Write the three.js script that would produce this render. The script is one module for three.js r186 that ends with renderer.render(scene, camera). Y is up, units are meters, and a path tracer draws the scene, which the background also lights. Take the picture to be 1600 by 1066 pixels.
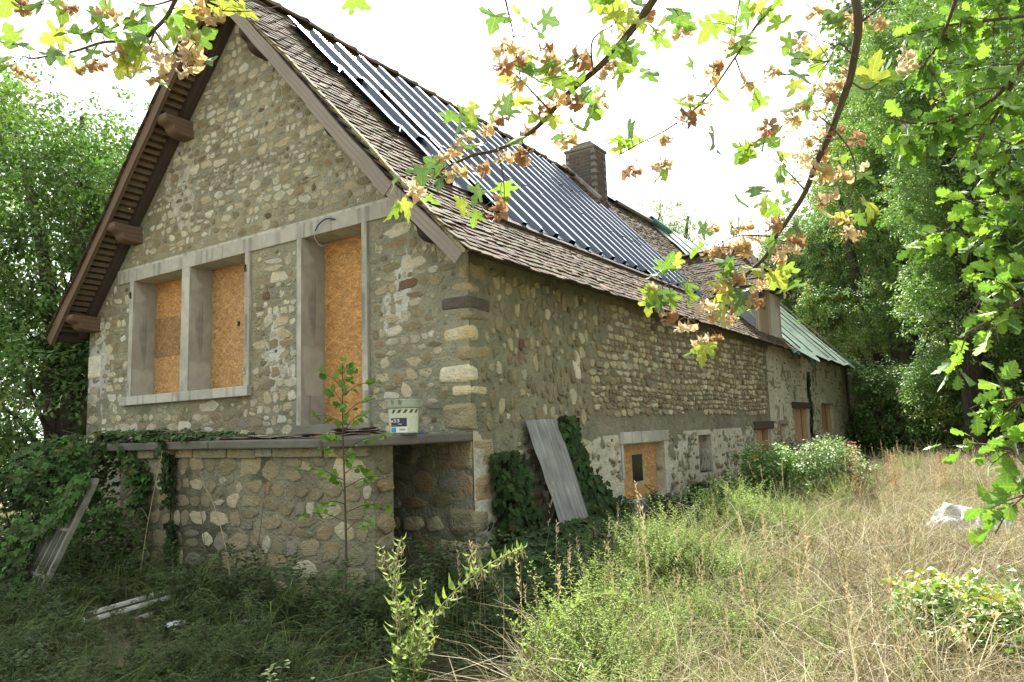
import * as THREE from 'three';
import { mergeGeometries } from 'three/addons/utils/BufferGeometryUtils.js';
import { RoundedBoxGeometry } from 'three/addons/geometries/RoundedBoxGeometry.js';

// ---------------------------------------------------------------- camera, sky, sun, exposure
const scene = new THREE.Scene();
const D2R = Math.PI / 180;
const camera = new THREE.PerspectiveCamera(50.54, 1024 / 682, 0.05, 900);
{
  const yaw = 33.503 * D2R, pitch = 6.911 * D2R, roll = -1.887 * D2R;
  const f = new THREE.Vector3(-Math.sin(yaw) * Math.cos(pitch), Math.sin(pitch), -Math.cos(yaw) * Math.cos(pitch));
  const rt = new THREE.Vector3(Math.cos(yaw), 0, -Math.sin(yaw));
  const up = new THREE.Vector3().crossVectors(rt, f);
  const r2 = rt.clone().multiplyScalar(Math.cos(roll)).addScaledVector(up, Math.sin(roll));
  const u2 = rt.clone().multiplyScalar(-Math.sin(roll)).addScaledVector(up, Math.cos(roll));
  camera.quaternion.setFromRotationMatrix(new THREE.Matrix4().makeBasis(r2, u2, f.clone().negate()));
  camera.position.set(4.132, 1.55, 5.518);
}
const EYE = camera.position.clone();
const renderer = new THREE.WebGLRenderer({ antialias: true });
renderer.setSize(1024, 682);
renderer.toneMapping = THREE.LinearToneMapping;
renderer.toneMappingExposure = 4.3;
renderer.shadowMap.enabled = true;

const SUN = new THREE.Vector3(-0.5, 1.0, -0.75).normalize();
{
  const W = 512, H = 256, data = new Float32Array(W * H * 4), d = new THREE.Vector3();
  for (let j = 0; j < H; j++) for (let i = 0; i < W; i++) {
    const v = (j + 0.5) / H, u = (i + 0.5) / W, el = (v - 0.5) * Math.PI, az = (u - 0.5) * 2 * Math.PI;
    d.set(Math.cos(el) * Math.cos(az), Math.sin(el), Math.cos(el) * Math.sin(az));
    const a = Math.acos(Math.max(-1, Math.min(1, d.dot(SUN))));
    const h = Math.max(0, d.y), hz = Math.pow(1 - h, 3);
    const glow = 0.75 * Math.exp(-a * 1.9) + 1.3 * Math.exp(-a * 5.5);
    const k = (j * W + i) * 4;
    data[k] = 0.275 + 0.13 * hz + glow;
    data[k + 1] = 0.302 + 0.125 * hz + glow * 0.98;
    data[k + 2] = 0.322 + 0.08 * hz + glow * 0.95;
    data[k + 3] = 1;
  }
  const sky = new THREE.DataTexture(data, W, H, THREE.RGBAFormat, THREE.FloatType);
  sky.mapping = THREE.EquirectangularReflectionMapping;
  sky.minFilter = sky.magFilter = THREE.LinearFilter;
  sky.needsUpdate = true;
  scene.background = sky;
  scene.environment = sky;
}
const sun = new THREE.DirectionalLight(new THREE.Color(1.0, 0.955, 0.87), 5);
sun.position.copy(SUN).multiplyScalar(60);
sun.target.position.set(0, 0, 0);
sun.castShadow = true;
sun.shadow.mapSize.set(4096, 4096);
Object.assign(sun.shadow.camera, { left: -35, right: 35, top: 35, bottom: -35, near: 1, far: 160 });
sun.shadow.radius = 1;
scene.add(sun, sun.target);

// ---------------------------------------------------------------- helpers
function RNG(seed) { let a = seed >>> 0; return () => { a = (a + 0x6D2B79F5) | 0; let t = Math.imul(a ^ (a >>> 15), 1 | a); t = (t + Math.imul(t ^ (t >>> 7), 61 | t)) ^ t; return ((t ^ (t >>> 14)) >>> 0) / 4294967296; }; }
const rr = (r, a, b) => a + (b - a) * r();
const V = (x, y, z) => new THREE.Vector3(x, y, z);
const lerp = (a, b, t) => a + (b - a) * t;
const clamp = (x, a = 0, b = 1) => Math.min(b, Math.max(a, x));
const smooth = (a, b, x) => { const t = clamp((x - a) / (b - a)); return t * t * (3 - 2 * t); };
const used = new Map();
function numbered(name) { const n = used.get(name) || 0; used.set(name, n + 1); return n ? `${name}_${String(n).padStart(3, '0')}` : name; }
function tag(o, label, category, group, kind) {
  if (label) o.userData.label = label;
  if (category) o.userData.category = category;
  if (group) o.userData.group = group;
  if (kind) o.userData.kind = kind;
  return o;
}
function thing(name, label, category, pos = [0, 0, 0], group, kind) {
  const g = new THREE.Group(); g.name = numbered(name); g.position.set(...pos); scene.add(g);
  return tag(g, label, category, group, kind);
}
function mesh(name, geo, mat, parent = scene) {
  const m = new THREE.Mesh(geo, mat); m.name = numbered(name); m.castShadow = m.receiveShadow = true; parent.add(m); return m;
}
function instanced(name, geo, mat, list, parent, stuff = true) {   // list: {m: Matrix4, c: Color}
  const im = new THREE.InstancedMesh(geo, mat, list.length); im.name = numbered(name);
  list.forEach((e, i) => { im.setMatrixAt(i, e.m); if (e.c) im.setColorAt(i, e.c); });
  im.castShadow = im.receiveShadow = true;
  if (stuff) im.userData.kind = 'stuff';
  parent.add(im); return im;
}
// noise -----------------------------------------------------------
function hash2(x, y, s) { let h = Math.imul(x, 374761393) ^ Math.imul(y, 668265263) ^ Math.imul(s, 2147483647 / 3 | 0); h = Math.imul(h ^ (h >>> 13), 1274126177); return ((h ^ (h >>> 16)) >>> 0) / 4294967296; }
function vn(x, y, p, s) {
  const xi = Math.floor(x), yi = Math.floor(y), fx = x - xi, fy = y - yi, u = fx * fx * (3 - 2 * fx), v = fy * fy * (3 - 2 * fy);
  const w = (a) => p ? ((a % p) + p) % p : a;
  const a = hash2(w(xi), w(yi), s), b = hash2(w(xi + 1), w(yi), s), c = hash2(w(xi), w(yi + 1), s), d = hash2(w(xi + 1), w(yi + 1), s);
  return (a * (1 - u) + b * u) * (1 - v) + (c * (1 - u) + d * u) * v;
}
function fbm(x, y, p, s, oct = 5) { let t = 0, a = 0.5, n = 0; for (let i = 0; i < oct; i++) { t += a * vn(x, y, p, s + i); n += a; a *= 0.5; x *= 2; y *= 2; p *= 2; } return t / n; }
function n3(x, y, z, s) { return (vn(x + z * 0.37, y - z * 0.61, 0, s) + vn(y * 1.1 + 7, z + x * 0.43, 0, s + 1) + vn(z * 1.05 - 3, x - y * 0.33, 0, s + 2)) / 3; }
const enc = (c) => Math.round(255 * clamp(c <= 0.0031308 ? c * 12.92 : 1.055 * Math.pow(c, 1 / 2.4) - 0.055));
function tex(w, h, fn, data = false) {   // fn(u, v) -> linear [r, g, b] (or one grey value)
  const a = new Uint8Array(w * h * 4);
  for (let j = 0; j < h; j++) for (let i = 0; i < w; i++) {
    const c = fn((i + 0.5) / w, (j + 0.5) / h), k = (j * w + i) * 4;
    if (data) a[k] = a[k + 1] = a[k + 2] = Math.round(255 * clamp(c)); else { a[k] = enc(c[0]); a[k + 1] = enc(c[1]); a[k + 2] = enc(c[2]); }
    a[k + 3] = 255;
  }
  const t = new THREE.DataTexture(a, w, h, THREE.RGBAFormat);
  t.wrapS = t.wrapT = THREE.RepeatWrapping; t.magFilter = THREE.LinearFilter; t.minFilter = THREE.LinearMipmapLinearFilter; t.generateMipmaps = true;
  if (!data) t.colorSpace = THREE.SRGBColorSpace; t.needsUpdate = true; return t;
}
function rep(t, sx, sy = sx) { const c = t.clone(); c.repeat.set(sx, sy); c.needsUpdate = true; return c; }
function mat(name, rgb, o = {}) {
  const m = new THREE.MeshPhysicalMaterial({ color: new THREE.Color().setRGB(...rgb), roughness: o.rough ?? 0.9, metalness: o.metal ?? 0, side: THREE.DoubleSide });
  m.name = name;
  if (o.map) m.map = o.map;
  if (o.bump) { m.bumpMap = o.bump; m.bumpScale = o.bs ?? 0.01; }
  if (o.tr) { m.transmission = o.tr; m.thickness = 0; }
  if (o.vc) m.vertexColors = true;
  if (o.spec !== undefined) m.specularIntensity = o.spec;
  if (o.coat) { m.clearcoat = o.coat; m.clearcoatRoughness = 0.3; }
  return m;
}
// geometry --------------------------------------------------------
const M4 = () => new THREE.Matrix4();
function place(x, y, z, rx = 0, ry = 0, rz = 0, s = 1) {
  const sc = Array.isArray(s) ? V(...s) : V(s, s, s);
  return M4().compose(V(x, y, z), new THREE.Quaternion().setFromEuler(new THREE.Euler(rx, ry, rz)), sc);
}
function metric(geo) {   // texture coordinates in metres from the plane each face lies nearest to
  const g = geo.index ? geo.toNonIndexed() : geo, p = g.attributes.position, n = p.count, uv = new Float32Array(n * 2);
  const a = V(), b = V(), c = V(), e = V(), q = V();
  for (let i = 0; i < n; i += 3) {
    a.fromBufferAttribute(p, i); b.fromBufferAttribute(p, i + 1); c.fromBufferAttribute(p, i + 2);
    e.subVectors(b, a); q.subVectors(c, a).cross(e);
    const X = Math.abs(q.x), Y = Math.abs(q.y), Z = Math.abs(q.z), w = X > Y && X > Z ? 0 : Y > Z ? 1 : 2;
    [a, b, c].forEach((v, k) => { uv[(i + k) * 2] = w === 0 ? -v.z : v.x; uv[(i + k) * 2 + 1] = w === 1 ? -v.z : v.y; });
  }
  g.setAttribute('uv', new THREE.BufferAttribute(uv, 2)); return g;
}
function norm(geo) { const g = geo.index ? geo.toNonIndexed() : geo.clone(); for (const k of Object.keys(g.attributes)) if (!['position', 'normal', 'uv', 'color'].includes(k)) g.deleteAttribute(k); return g; }
function merge(list) { return mergeGeometries(list.map(norm)); }
function tint(geo, c) { const n = geo.attributes.position.count, a = new Float32Array(n * 3); for (let i = 0; i < n; i++) { a[i * 3] = c[0]; a[i * 3 + 1] = c[1]; a[i * 3 + 2] = c[2]; } geo.setAttribute('color', new THREE.BufferAttribute(a, 3)); return geo; }
function box(x0, x1, y0, y1, z0, z1, r = 0.006) {
  const w = Math.abs(x1 - x0), h = Math.abs(y1 - y0), d = Math.abs(z1 - z0);
  const g = r > 0 ? new RoundedBoxGeometry(w, h, d, 2, Math.min(r, w / 2.1, h / 2.1, d / 2.1)) : new THREE.BoxGeometry(w, h, d);
  g.translate((x0 + x1) / 2, (y0 + y1) / 2, (z0 + z1) / 2); return metric(g);
}
function woodUV(geo) {   // grain along the longest side
  const g = geo.index ? geo.toNonIndexed() : geo; g.computeBoundingBox(); const s = g.boundingBox.getSize(V()), p = g.attributes.position, uv = new Float32Array(p.count * 2), ax = s.x >= s.y && s.x >= s.z ? 'x' : s.y >= s.z ? 'y' : 'z';
  const G = { x: (i) => p.getX(i), y: (i) => p.getY(i), z: (i) => p.getZ(i) }, o = ['x', 'y', 'z'].filter((k) => k !== ax);
  for (let i = 0; i < p.count; i++) { uv[i * 2] = G[o[0]](i) + G[o[1]](i) * 0.83; uv[i * 2 + 1] = G[ax](i); }
  g.setAttribute('uv', new THREE.BufferAttribute(uv, 2)); return g;
}
function roughen(geo, amp, f, s = 3) {   // push vertices about by noise of their place (keeps seams shut)
  const p = geo.attributes.position;
  for (let i = 0; i < p.count; i++) {
    const x = p.getX(i), y = p.getY(i), z = p.getZ(i);
    p.setXYZ(i, x + amp * (n3(x * f, y * f, z * f, s) - 0.5) * 2, y + amp * (n3(y * f + 9, z * f, x * f, s + 5) - 0.5) * 2, z + amp * (n3(z * f - 4, x * f, y * f, s + 9) - 0.5) * 2);
  }
  geo.computeVertexNormals(); return geo;
}
function beam(a, b, w, h, up = V(0, 1, 0), r = 0.006) {   // box from a to b; h along 'up', w across
  const d = V().subVectors(b, a), L = d.length(); d.normalize();
  const side = V().crossVectors(up, d).normalize(), u2 = V().crossVectors(d, side);
  const g = woodUV(r > 0 ? new RoundedBoxGeometry(L, h, w, 1, Math.min(r, w / 2.1, h / 2.1)) : new THREE.BoxGeometry(L, h, w));
  g.applyMatrix4(M4().makeBasis(d, u2, V().crossVectors(d, u2)).setPosition(V().addVectors(a, b).multiplyScalar(0.5)));
  return g;
}
function tube(pts, r0, r1, sides = 6, segs) {   // tapered tube through points
  const c = new THREE.CatmullRomCurve3(pts.map((p) => Array.isArray(p) ? V(...p) : p)), n = segs || Math.max(3, pts.length * 3);
  const fr = c.computeFrenetFrames(n, false), pos = [], nor = [], uv = [], idx = [], P = V(), N = V(), len = c.getLength();
  for (let i = 0; i <= n; i++) {
    c.getPointAt(i / n, P); const r = typeof r0 === 'function' ? r0(i / n) : lerp(r0, r1, i / n);
    for (let j = 0; j <= sides; j++) {
      const t = j / sides * Math.PI * 2; N.copy(fr.normals[i]).multiplyScalar(Math.cos(t)).addScaledVector(fr.binormals[i], Math.sin(t));
      pos.push(P.x + N.x * r, P.y + N.y * r, P.z + N.z * r); nor.push(N.x, N.y, N.z); uv.push(j / sides * 6.28 * r * 2, i / n * len);
      if (i < n && j < sides) { const a = i * (sides + 1) + j, b = a + sides + 1; idx.push(a, a + 1, b, b, a + 1, b + 1); }
    }
  }
  const g = new THREE.BufferGeometry(); g.setAttribute('position', new THREE.Float32BufferAttribute(pos, 3)); g.setAttribute('normal', new THREE.Float32BufferAttribute(nor, 3)); g.setAttribute('uv', new THREE.Float32BufferAttribute(uv, 2)); g.setIndex(idx); return g;
}
function tris(pos, idx, uv) { const g = new THREE.BufferGeometry(); g.setAttribute('position', new THREE.Float32BufferAttribute(pos, 3)); g.setAttribute('uv', new THREE.Float32BufferAttribute(uv || new Array(pos.length / 3 * 2).fill(0), 2)); g.setIndex(idx); g.computeVertexNormals(); return g; }
function sheet(nu, nv, fn, th = 0) {   // surface fn(u, v) -> Vector3, closed to thickness th along its normal
  const pos = [], uv = [], idx = [];
  const p = []; for (let j = 0; j <= nv; j++) for (let i = 0; i <= nu; i++) { const q = fn(i / nu, j / nv); p.push(q); pos.push(q.x, q.y, q.z); uv.push(i / nu, j / nv); }
  for (let j = 0; j < nv; j++) for (let i = 0; i < nu; i++) { const a = j * (nu + 1) + i, b = a + nu + 1; idx.push(a, a + 1, b, b, a + 1, b + 1); }
  const g = tris(pos, idx, uv); if (!th) return g;
  const n = g.attributes.normal, N = p.length, pos2 = pos.slice(), uv2 = uv.concat(uv), idx2 = idx.slice();
  for (let i = 0; i < N; i++) pos2.push(pos[i * 3] - n.getX(i) * th, pos[i * 3 + 1] - n.getY(i) * th, pos[i * 3 + 2] - n.getZ(i) * th);
  for (let i = 0; i < idx.length; i += 3) idx2.push(idx[i] + N, idx[i + 2] + N, idx[i + 1] + N);
  const edge = (a, b) => idx2.push(a, a + N, b, b, a + N, b + N);
  for (let i = 0; i < nu; i++) { edge(i + 1, i); edge(nv * (nu + 1) + i, nv * (nu + 1) + i + 1); }
  for (let j = 0; j < nv; j++) { edge(j * (nu + 1), (j + 1) * (nu + 1)); edge((j + 1) * (nu + 1) + nu, j * (nu + 1) + nu); }
  return tris(pos2, idx2, uv2);
}
// textures --------------------------------------------------------
const T = {};
T.grain = tex(512, 512, (u, v) => 0.55 * fbm(u * 8, v * 8, 8, 3, 6) + 0.45 * fbm(u * 48, v * 48, 48, 9, 3), true);
T.fine = tex(256, 256, (u, v) => fbm(u * 24, v * 24, 24, 14, 4), true);
T.stone = tex(512, 512, (u, v) => {
  const n = fbm(u * 6, v * 6, 6, 21, 6), p = fbm(u * 40, v * 40, 40, 31, 3), y = fbm(u * 4 + 2, v * 4, 4, 47, 4);
  let k = 0.62 + 0.5 * n; if (p < 0.36) k *= 0.62 + 1.0 * Math.max(0, p - 0.02);
  return [clamp(k), clamp(k * (0.99 - 0.08 * smooth(0.5, 0.75, y))), clamp(k * (0.96 - 0.22 * smooth(0.5, 0.75, y)))];
});
T.wood = tex(256, 512, (u, v) => { const g = fbm(u * 30 + 2 * fbm(u * 3, v * 3, 3, 5, 3), v * 3, 3, 61, 4), k = 0.5 + 0.6 * g; return [k, k * 0.98, k * 0.95]; });
T.woodBump = tex(256, 256, (u, v) => fbm(u * 40, v * 2, 2, 71, 4), true);
T.concrete = tex(512, 512, (u, v) => {
  const a = fbm(u * 3, v * 3, 3, 81, 6), b = fbm(u * 30, v * 30, 30, 87, 3), w = smooth(0.56, 0.66, fbm(u * 4 + 5, v * 5, 20, 91, 5));
  let k = 0.68 + 0.6 * (a - 0.5) + 0.2 * (b - 0.5); k += 0.16 * w; k -= 0.22 * smooth(0.58, 0.72, fbm(u * 26, v * 2, 26, 95, 4)); if (b > 0.68 && a < 0.52) k *= 0.78; return [clamp(k), clamp(k * 0.995), clamp(k * 0.95)];
});
T.patch = tex(512, 512, (u, v) => { const a = fbm(u * 5, v * 5, 5, 101, 6), b = fbm(u * 18, v * 18, 18, 103, 4); const k = 0.55 + 0.6 * (a - 0.2) + 0.2 * (b - 0.5); return [clamp(k), clamp(k * 0.97), clamp(k * 0.9)]; });

// ---------------------------------------------------------------- ground
function groundY(x, z) {
  const near = 0.05 * (fbm(x * 0.5 + 40, z * 0.5 + 40, 0, 201, 3) - 0.5) + 0.10 * (fbm(x * 0.12 + 9, z * 0.12 + 9, 0, 207, 3) - 0.5);
  const far = Math.hypot(x, z + 5); return 0.05 + near + 0.25 * smooth(30, 120, far) * (fbm(x * 0.03 + 3, z * 0.03 + 7, 0, 211, 3) - 0.3) * 8;
}
{
  const N = 200, pos = [], uv = [], idx = [];
  for (let j = 0; j <= N; j++) for (let i = 0; i <= N; i++) {
    const w = (t) => { const s = t * 2 - 1; return Math.sign(s) * (14 * Math.abs(s) + 386 * Math.pow(Math.abs(s), 5)); };
    const x = w(i / N), z = w(j / N) - 3; pos.push(x, groundY(x, z), z); uv.push(x / 4, -z / 4);
  }
  for (let j = 0; j < N; j++) for (let i = 0; i < N; i++) { const a = j * (N + 1) + i, b = a + N + 1; idx.push(a, b, a + 1, a + 1, b, b + 1); }
  const soil = tex(1024, 1024, (u, v) => {
    const a = fbm(u * 5, v * 5, 5, 221, 6), b = fbm(u * 40, v * 40, 40, 227, 4), s = smooth(0.42, 0.6, a), k = 0.6 + 0.8 * b;
    return [lerp(0.10, 0.20, s) * k, lerp(0.085, 0.155, s) * k, lerp(0.045, 0.085, s) * k];
  });
  const g = mesh('ground', tris(pos, idx, uv), mat('dry_soil', [1, 1, 1], { map: soil, bump: T.grain, bs: 0.05, rough: 1 }));
  tag(g, 'uneven ground of dry straw litter and soil around the old stone house', 'ground', null, 'structure');
}

// ---------------------------------------------------------------- the house
const house = thing('stone_house', 'long old rubble stone house with steep tiled roof, boarded openings and brick chimney', 'house');
const W7 = -7.2, ZB = -20.8;
const concrete = mat('concrete', [0.44, 0.43, 0.37], { map: rep(T.concrete, 0.5), bump: T.fine, bs: 0.004 });
const stainedConcrete = mat('stained_concrete', [0.25, 0.245, 0.2], { map: rep(T.patch, 0.6), bump: T.grain, bs: 0.008 });
const oldWood = mat('old_brown_wood', [0.155, 0.105, 0.068], { map: rep(T.wood, 2, 0.7), bump: rep(T.woodBump, 3, 0.7), bs: 0.003 });
const greyWood = mat('weathered_grey_wood', [0.27, 0.24, 0.2], { map: rep(T.wood, 2, 0.5), bump: rep(T.woodBump, 3, 0.5), bs: 0.003 });
const darkWood = mat('dark_wood', [0.07, 0.05, 0.038], { map: rep(T.wood, 2, 0.7), bump: rep(T.woodBump, 3, 0.7), bs: 0.006 });
const interior = mat('dark_plaster', [0.08, 0.075, 0.065], { rough: 1 });

// the face of the gable: mortar with runs of lime
const gableTex = tex(1024, 1024, (u, v) => {
  const x = u * 8 - 7.2, y = v * 8;
  const a = fbm(u * 10, v * 10, 10, 301, 5), b = fbm(u * 90, v * 90, 90, 307, 3), c = fbm(u * 3, v * 3, 3, 311, 4);
  let k = 0.78 + 0.5 * (a - 0.5) + 0.35 * (b - 0.5);
  let r = 0.285 * k, g = 0.278 * k, bl = 0.19 * k;
  const warm = smooth(0.5, 0.62, c); r = lerp(r, 0.3 * k, warm); g = lerp(g, 0.275 * k, warm); bl = lerp(bl, 0.165 * k, warm);
  const run = (x0, y0, w, h, s) => { const dx = (x - x0) / w, dy = (y - y0) / h; const n = fbm(x * 9 + s, y * 3.2 + s, 0, 321 + s, 4); return smooth(0.5, 0.62, n + 0.32 * (1 - dx * dx - dy * dy) - 0.12) * (dx * dx + dy * dy < 1.6 ? 1 : 0); };
  const lime = Math.max(run(-2.85, 2.55, 0.3, 0.65, 3), run(-0.92, 3.0, 0.22, 0.55, 8), run(-6.95, 2.6, 0.35, 0.8, 12), 0.6 * run(-4.9, 5.0, 0.5, 0.6, 5));
  r = lerp(r, 0.42 * (0.7 + 0.6 * b), lime); g = lerp(g, 0.42 * (0.7 + 0.6 * b), lime); bl = lerp(bl, 0.36 * (0.7 + 0.6 * b), lime);
  const moss = smooth(0.55, 0.68, fbm(x * 3 + 30, y * 4, 0, 331, 5)) * (y < 2.0 ? 1 : 0) * 0.6; r = lerp(r, 0.11, moss); g = lerp(g, 0.125, moss); bl = lerp(bl, 0.06, moss);
  return [r, g, bl];
});
const mortar = mat('lime_mortar', [1, 1, 1], { map: gableTex, bump: rep(T.grain, 8), bs: 0.045, rough: 0.95 });
const gable = (() => {
  const s = new THREE.Shape([[W7, -0.3], [0, -0.3], [0, 3.28], [-3.6, 7.2], [W7, 3.28]].map(([x, y]) => new THREE.Vector2(x, y)));
  const hole = (x0, x1, y0, y1) => s.holes.push(new THREE.Path([[x0, y0], [x0, y1], [x1, y1], [x1, y0]].map(([x, y]) => new THREE.Vector2(x, y))));
  hole(-6.0, -3.4, 2.13, 3.9); hole(-2.4, -1.38, 1.6, 3.9);
  const g = new THREE.ExtrudeGeometry(s, { depth: 0.5, bevelEnabled: false }); g.translate(0, 0, -0.5);
  const p = g.attributes.position, uv = g.attributes.uv; for (let i = 0; i < p.count; i++) uv.setXY(i, (p.getX(i) + 7.2 + p.getZ(i) * 0.9) / 8, p.getY(i) / 8);
  return mesh('gable_wall', g, mortar, house);
})();

// long wall: three kinds of facing laid out along it
const SPLIT = (y) => 2.35 + 0.35 * smooth(1.6, 3.0, y) + 0.15 * Math.sin(y * 5);     // metres from the corner where the bedded rubble starts
const longTex = tex(2048, 320, (u, v) => {
  const d = u * 21, y = v * 3.4;
  const a = fbm(d * 1.3, y * 1.3, 0, 401, 5), b = fbm(d * 12, y * 12, 0, 407, 4), e = fbm(d * 2.6, y * 3.4, 0, 411, 5);
  const k = 0.72 + 0.55 * (a - 0.5) + 0.5 * (b - 0.5);
  let r = 0.235 * k, g = 0.228 * k, bl = 0.145 * k;                                  // smoothed olive render near the corner
  const rubble = d > SPLIT(y) + 0.25 * (e - 0.5) && y > 1.6 ? 1 : 0;
  if (rubble) { r = 0.225 * k; g = 0.205 * k; bl = 0.135 * k; }
  const lime = smooth(0.38, 0.54, e + 0.22 * (b - 0.5) + (y < 1.45 + 0.5 * (e - 0.5) ? 0.14 : d > 10.9 ? 0.13 : -0.5) - (d < 1.2 ? 0.09 : 0));
  const lk = 0.6 + 0.5 * b + 0.3 * (a - 0.5); r = lerp(r, 0.5 * lk, lime); g = lerp(g, 0.475 * lk, lime); bl = lerp(bl, 0.36 * lk, lime);
  if (y > 1.42 && y < 1.62 + 0.02 * Math.sin(d * 7) && d > 2.7 && d < 8.8) { const bd = smooth(0.3, 0.45, e); r = lerp(r, 0.25 * k, bd); g = lerp(g, 0.23 * k, bd); bl = lerp(bl, 0.16 * k, bd); }   // cement band over the small windows
  return [r, g, bl];
});
const longMortar = mat('long_wall_render', [1, 1, 1], { map: longTex, bump: rep(T.grain, 20, 3.4), bs: 0.03, rough: 0.95 });
const HOLES = [[3.27, 4.72, 0.53, 1.29], [6.2, 6.85, 0.71, 1.34], [9.62, 10.9, 0.0, 1.36], [11.68, 12.12, 0.25, 1.44], [13.1, 14.8, 0.05, 1.82], [16.5, 18.2, 0.3, 1.97]];   // distance along the wall, height
const longWall = (() => {
  const s = new THREE.Shape([[0.5, -0.3], [20.3, -0.3], [20.3, 3.28], [0.5, 3.28]].map(([x, y]) => new THREE.Vector2(x, y)));
  for (const [a, b, c, d] of HOLES) s.holes.push(new THREE.Path([[a, c], [a, d], [b, d], [b, c]].map(([x, y]) => new THREE.Vector2(x, y))));
  const g = new THREE.ExtrudeGeometry(s, { depth: 0.5, bevelEnabled: false }); g.translate(0, 0, -0.5); g.rotateY(Math.PI / 2);
  // the return of the gable's thickness is part of the same face
  const end = new THREE.BoxGeometry(0.012, 3.58, 0.5); end.translate(-0.004, 1.49, -0.25);
  const m = merge([g, end]), p = m.attributes.position, uv = m.attributes.uv; for (let i = 0; i < p.count; i++) uv.setXY(i, (-p.getZ(i) + p.getX(i) * 0.8) / 21, p.getY(i) / 3.4);
  return mesh('long_wall', m, longMortar, house);
})();
mesh('rear_wall', box(W7, W7 + 0.5, -0.3, 3.28, -0.5, -20.3, 0), interior, house);
mesh('far_gable_wall', (() => { const s = new THREE.Shape([[W7, -0.3], [0, -0.3], [0, 3.28], [-3.6, 7.2], [W7, 3.28]].map(([x, y]) => new THREE.Vector2(x, y))); const g = new THREE.ExtrudeGeometry(s, { depth: 0.5, bevelEnabled: false }); g.translate(0, 0, ZB); return metric(g); })(), mat('far_render', [0.3, 0.29, 0.24], { map: T.patch, bump: T.grain, bs: 0.02 }), house);
mesh('upper_floor', box(W7 + 0.5, -0.5, 1.3, 1.5, -0.5, -20.3, 0), interior, house);

// stones ----------------------------------------------------------
function stoneGeo(seed, sq, seg = 9) {   // one stone face about 1 x 1, proud of the mortar by z up to 1
  const r = RNG(seed), k1 = rr(r, 0, 6.28), k2 = rr(r, 0, 6.28), a1 = rr(r, 0.03, 0.13), a2 = rr(r, 0.03, 0.1), pos = [], idx = [];
  const rad = (t) => { const c = Math.abs(Math.cos(t)), s = Math.abs(Math.sin(t)); return 0.5 * Math.pow(Math.pow(c, sq) + Math.pow(s, sq), -1 / sq) * (1 + a1 * Math.sin(2 * t + k1) + a2 * Math.sin(3 * t + k2)); };
  const rings = [[1.0, -0.8], [0.99, 0.55], [0.92, 0.9], [0.5, 1.0]];
  const jit = [], ang = []; for (let j = 0; j < seg; j++) { jit.push(rr(r, 0.82, 1.14)); ang.push((j + 0.5 + rr(r, -0.32, 0.32)) / seg * 6.2832); }
  for (const [s, z] of rings) for (let j = 0; j < seg; j++) { const t = ang[j], q = rad(t) * s * jit[j]; pos.push(Math.cos(t) * q, Math.sin(t) * q, z + (z > 0.5 ? rr(r, -0.3, 0.2) : 0)); }
  pos.push(0, 0, rr(r, 0.85, 1.05));
  for (let k = 0; k < 3; k++) for (let j = 0; j < seg; j++) { const a = k * seg + j, b = k * seg + (j + 1) % seg; idx.push(a, b, a + seg, a + seg, b, b + seg); }
  for (let j = 0; j < seg; j++) idx.push(3 * seg + j, 3 * seg + (j + 1) % seg, 4 * seg);
  const uv = []; const ou = r(), ov = r(); for (let i = 0; i < pos.length; i += 3) uv.push(pos[i] * 0.35 + ou, pos[i + 1] * 0.35 + ov);
  return tris(pos, idx, uv);
}
const STONES = []; for (let i = 0; i < 20; i++) STONES.push(stoneGeo(500 + i, [2.2, 2.8, 3.6, 5, 8][i % 5], 7 + i % 4));
const PAL = { pale: [0.65, 0.61, 0.45], cream: [0.56, 0.5, 0.33], white: [0.72, 0.69, 0.56], tan: [0.37, 0.285, 0.165], grey: [0.31, 0.29, 0.22], brown: [0.2, 0.135, 0.08], dark: [0.115, 0.1, 0.08], olive: [0.29, 0.262, 0.155], mud: [0.36, 0.31, 0.19] };
const stoneMats = {}; for (const k in PAL) stoneMats[k] = mat('stone_' + k, PAL[k], { map: T.stone, bump: rep(T.grain, 1.5), bs: 0.035, rough: 0.95 });
const stoneAny = mat('stone_mixed', [1, 1, 1], { map: T.stone, bump: rep(T.grain, 1.5), bs: 0.02, rough: 0.95, vc: true });
function pick(r, table) { let t = r() * table.reduce((s, e) => s + e[1], 0); for (const [k, w] of table) { t -= w; if (t <= 0) return k; } return table[0][0]; }
// rows of stones in a rectangle (u along, v up); allow(u0, u1, v0, v1) says where one may lie
function layRows(r, u0, u1, v0, v1, h0, h1, ratio, gap, allow, drop = 0, wob = 0.03) {
  const out = []; const ph = r() * 6;
  for (let v = v0; v < v1;) {
    const h = rr(r, h0, h1);
    for (let u = u0 + rr(r, -0.1, 0); u < u1;) {
      const w = h * rr(r, ...ratio), vv = v + wob * Math.sin(u * 1.9 + ph + v * 2) + rr(r, -0.12, 0.12) * h, split = r() < 0.13 && w > h * 1.1;
      const add = (x, y, a, b) => { if (r() >= drop && allow(x - a / 2, x + a / 2, y - b / 2, y + b / 2)) out.push({ u: x, v: y, w: a, h: b, rot: rr(r, -0.16, 0.16) }); };
      if (split) { add(u + w / 2, vv + h * 0.27, w * rr(r, 0.6, 0.95) - gap, h * 0.46 - gap * 0.5); add(u + w / 2, vv + h * 0.76, w * rr(r, 0.6, 0.95) - gap, h * 0.42 - gap * 0.5); }
      else add(u + w / 2, vv + h / 2, w - gap, h * rr(r, 0.8, 1.02) - gap);
      u += w;
    }
    v += h;
  }
  return out;
}
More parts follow.
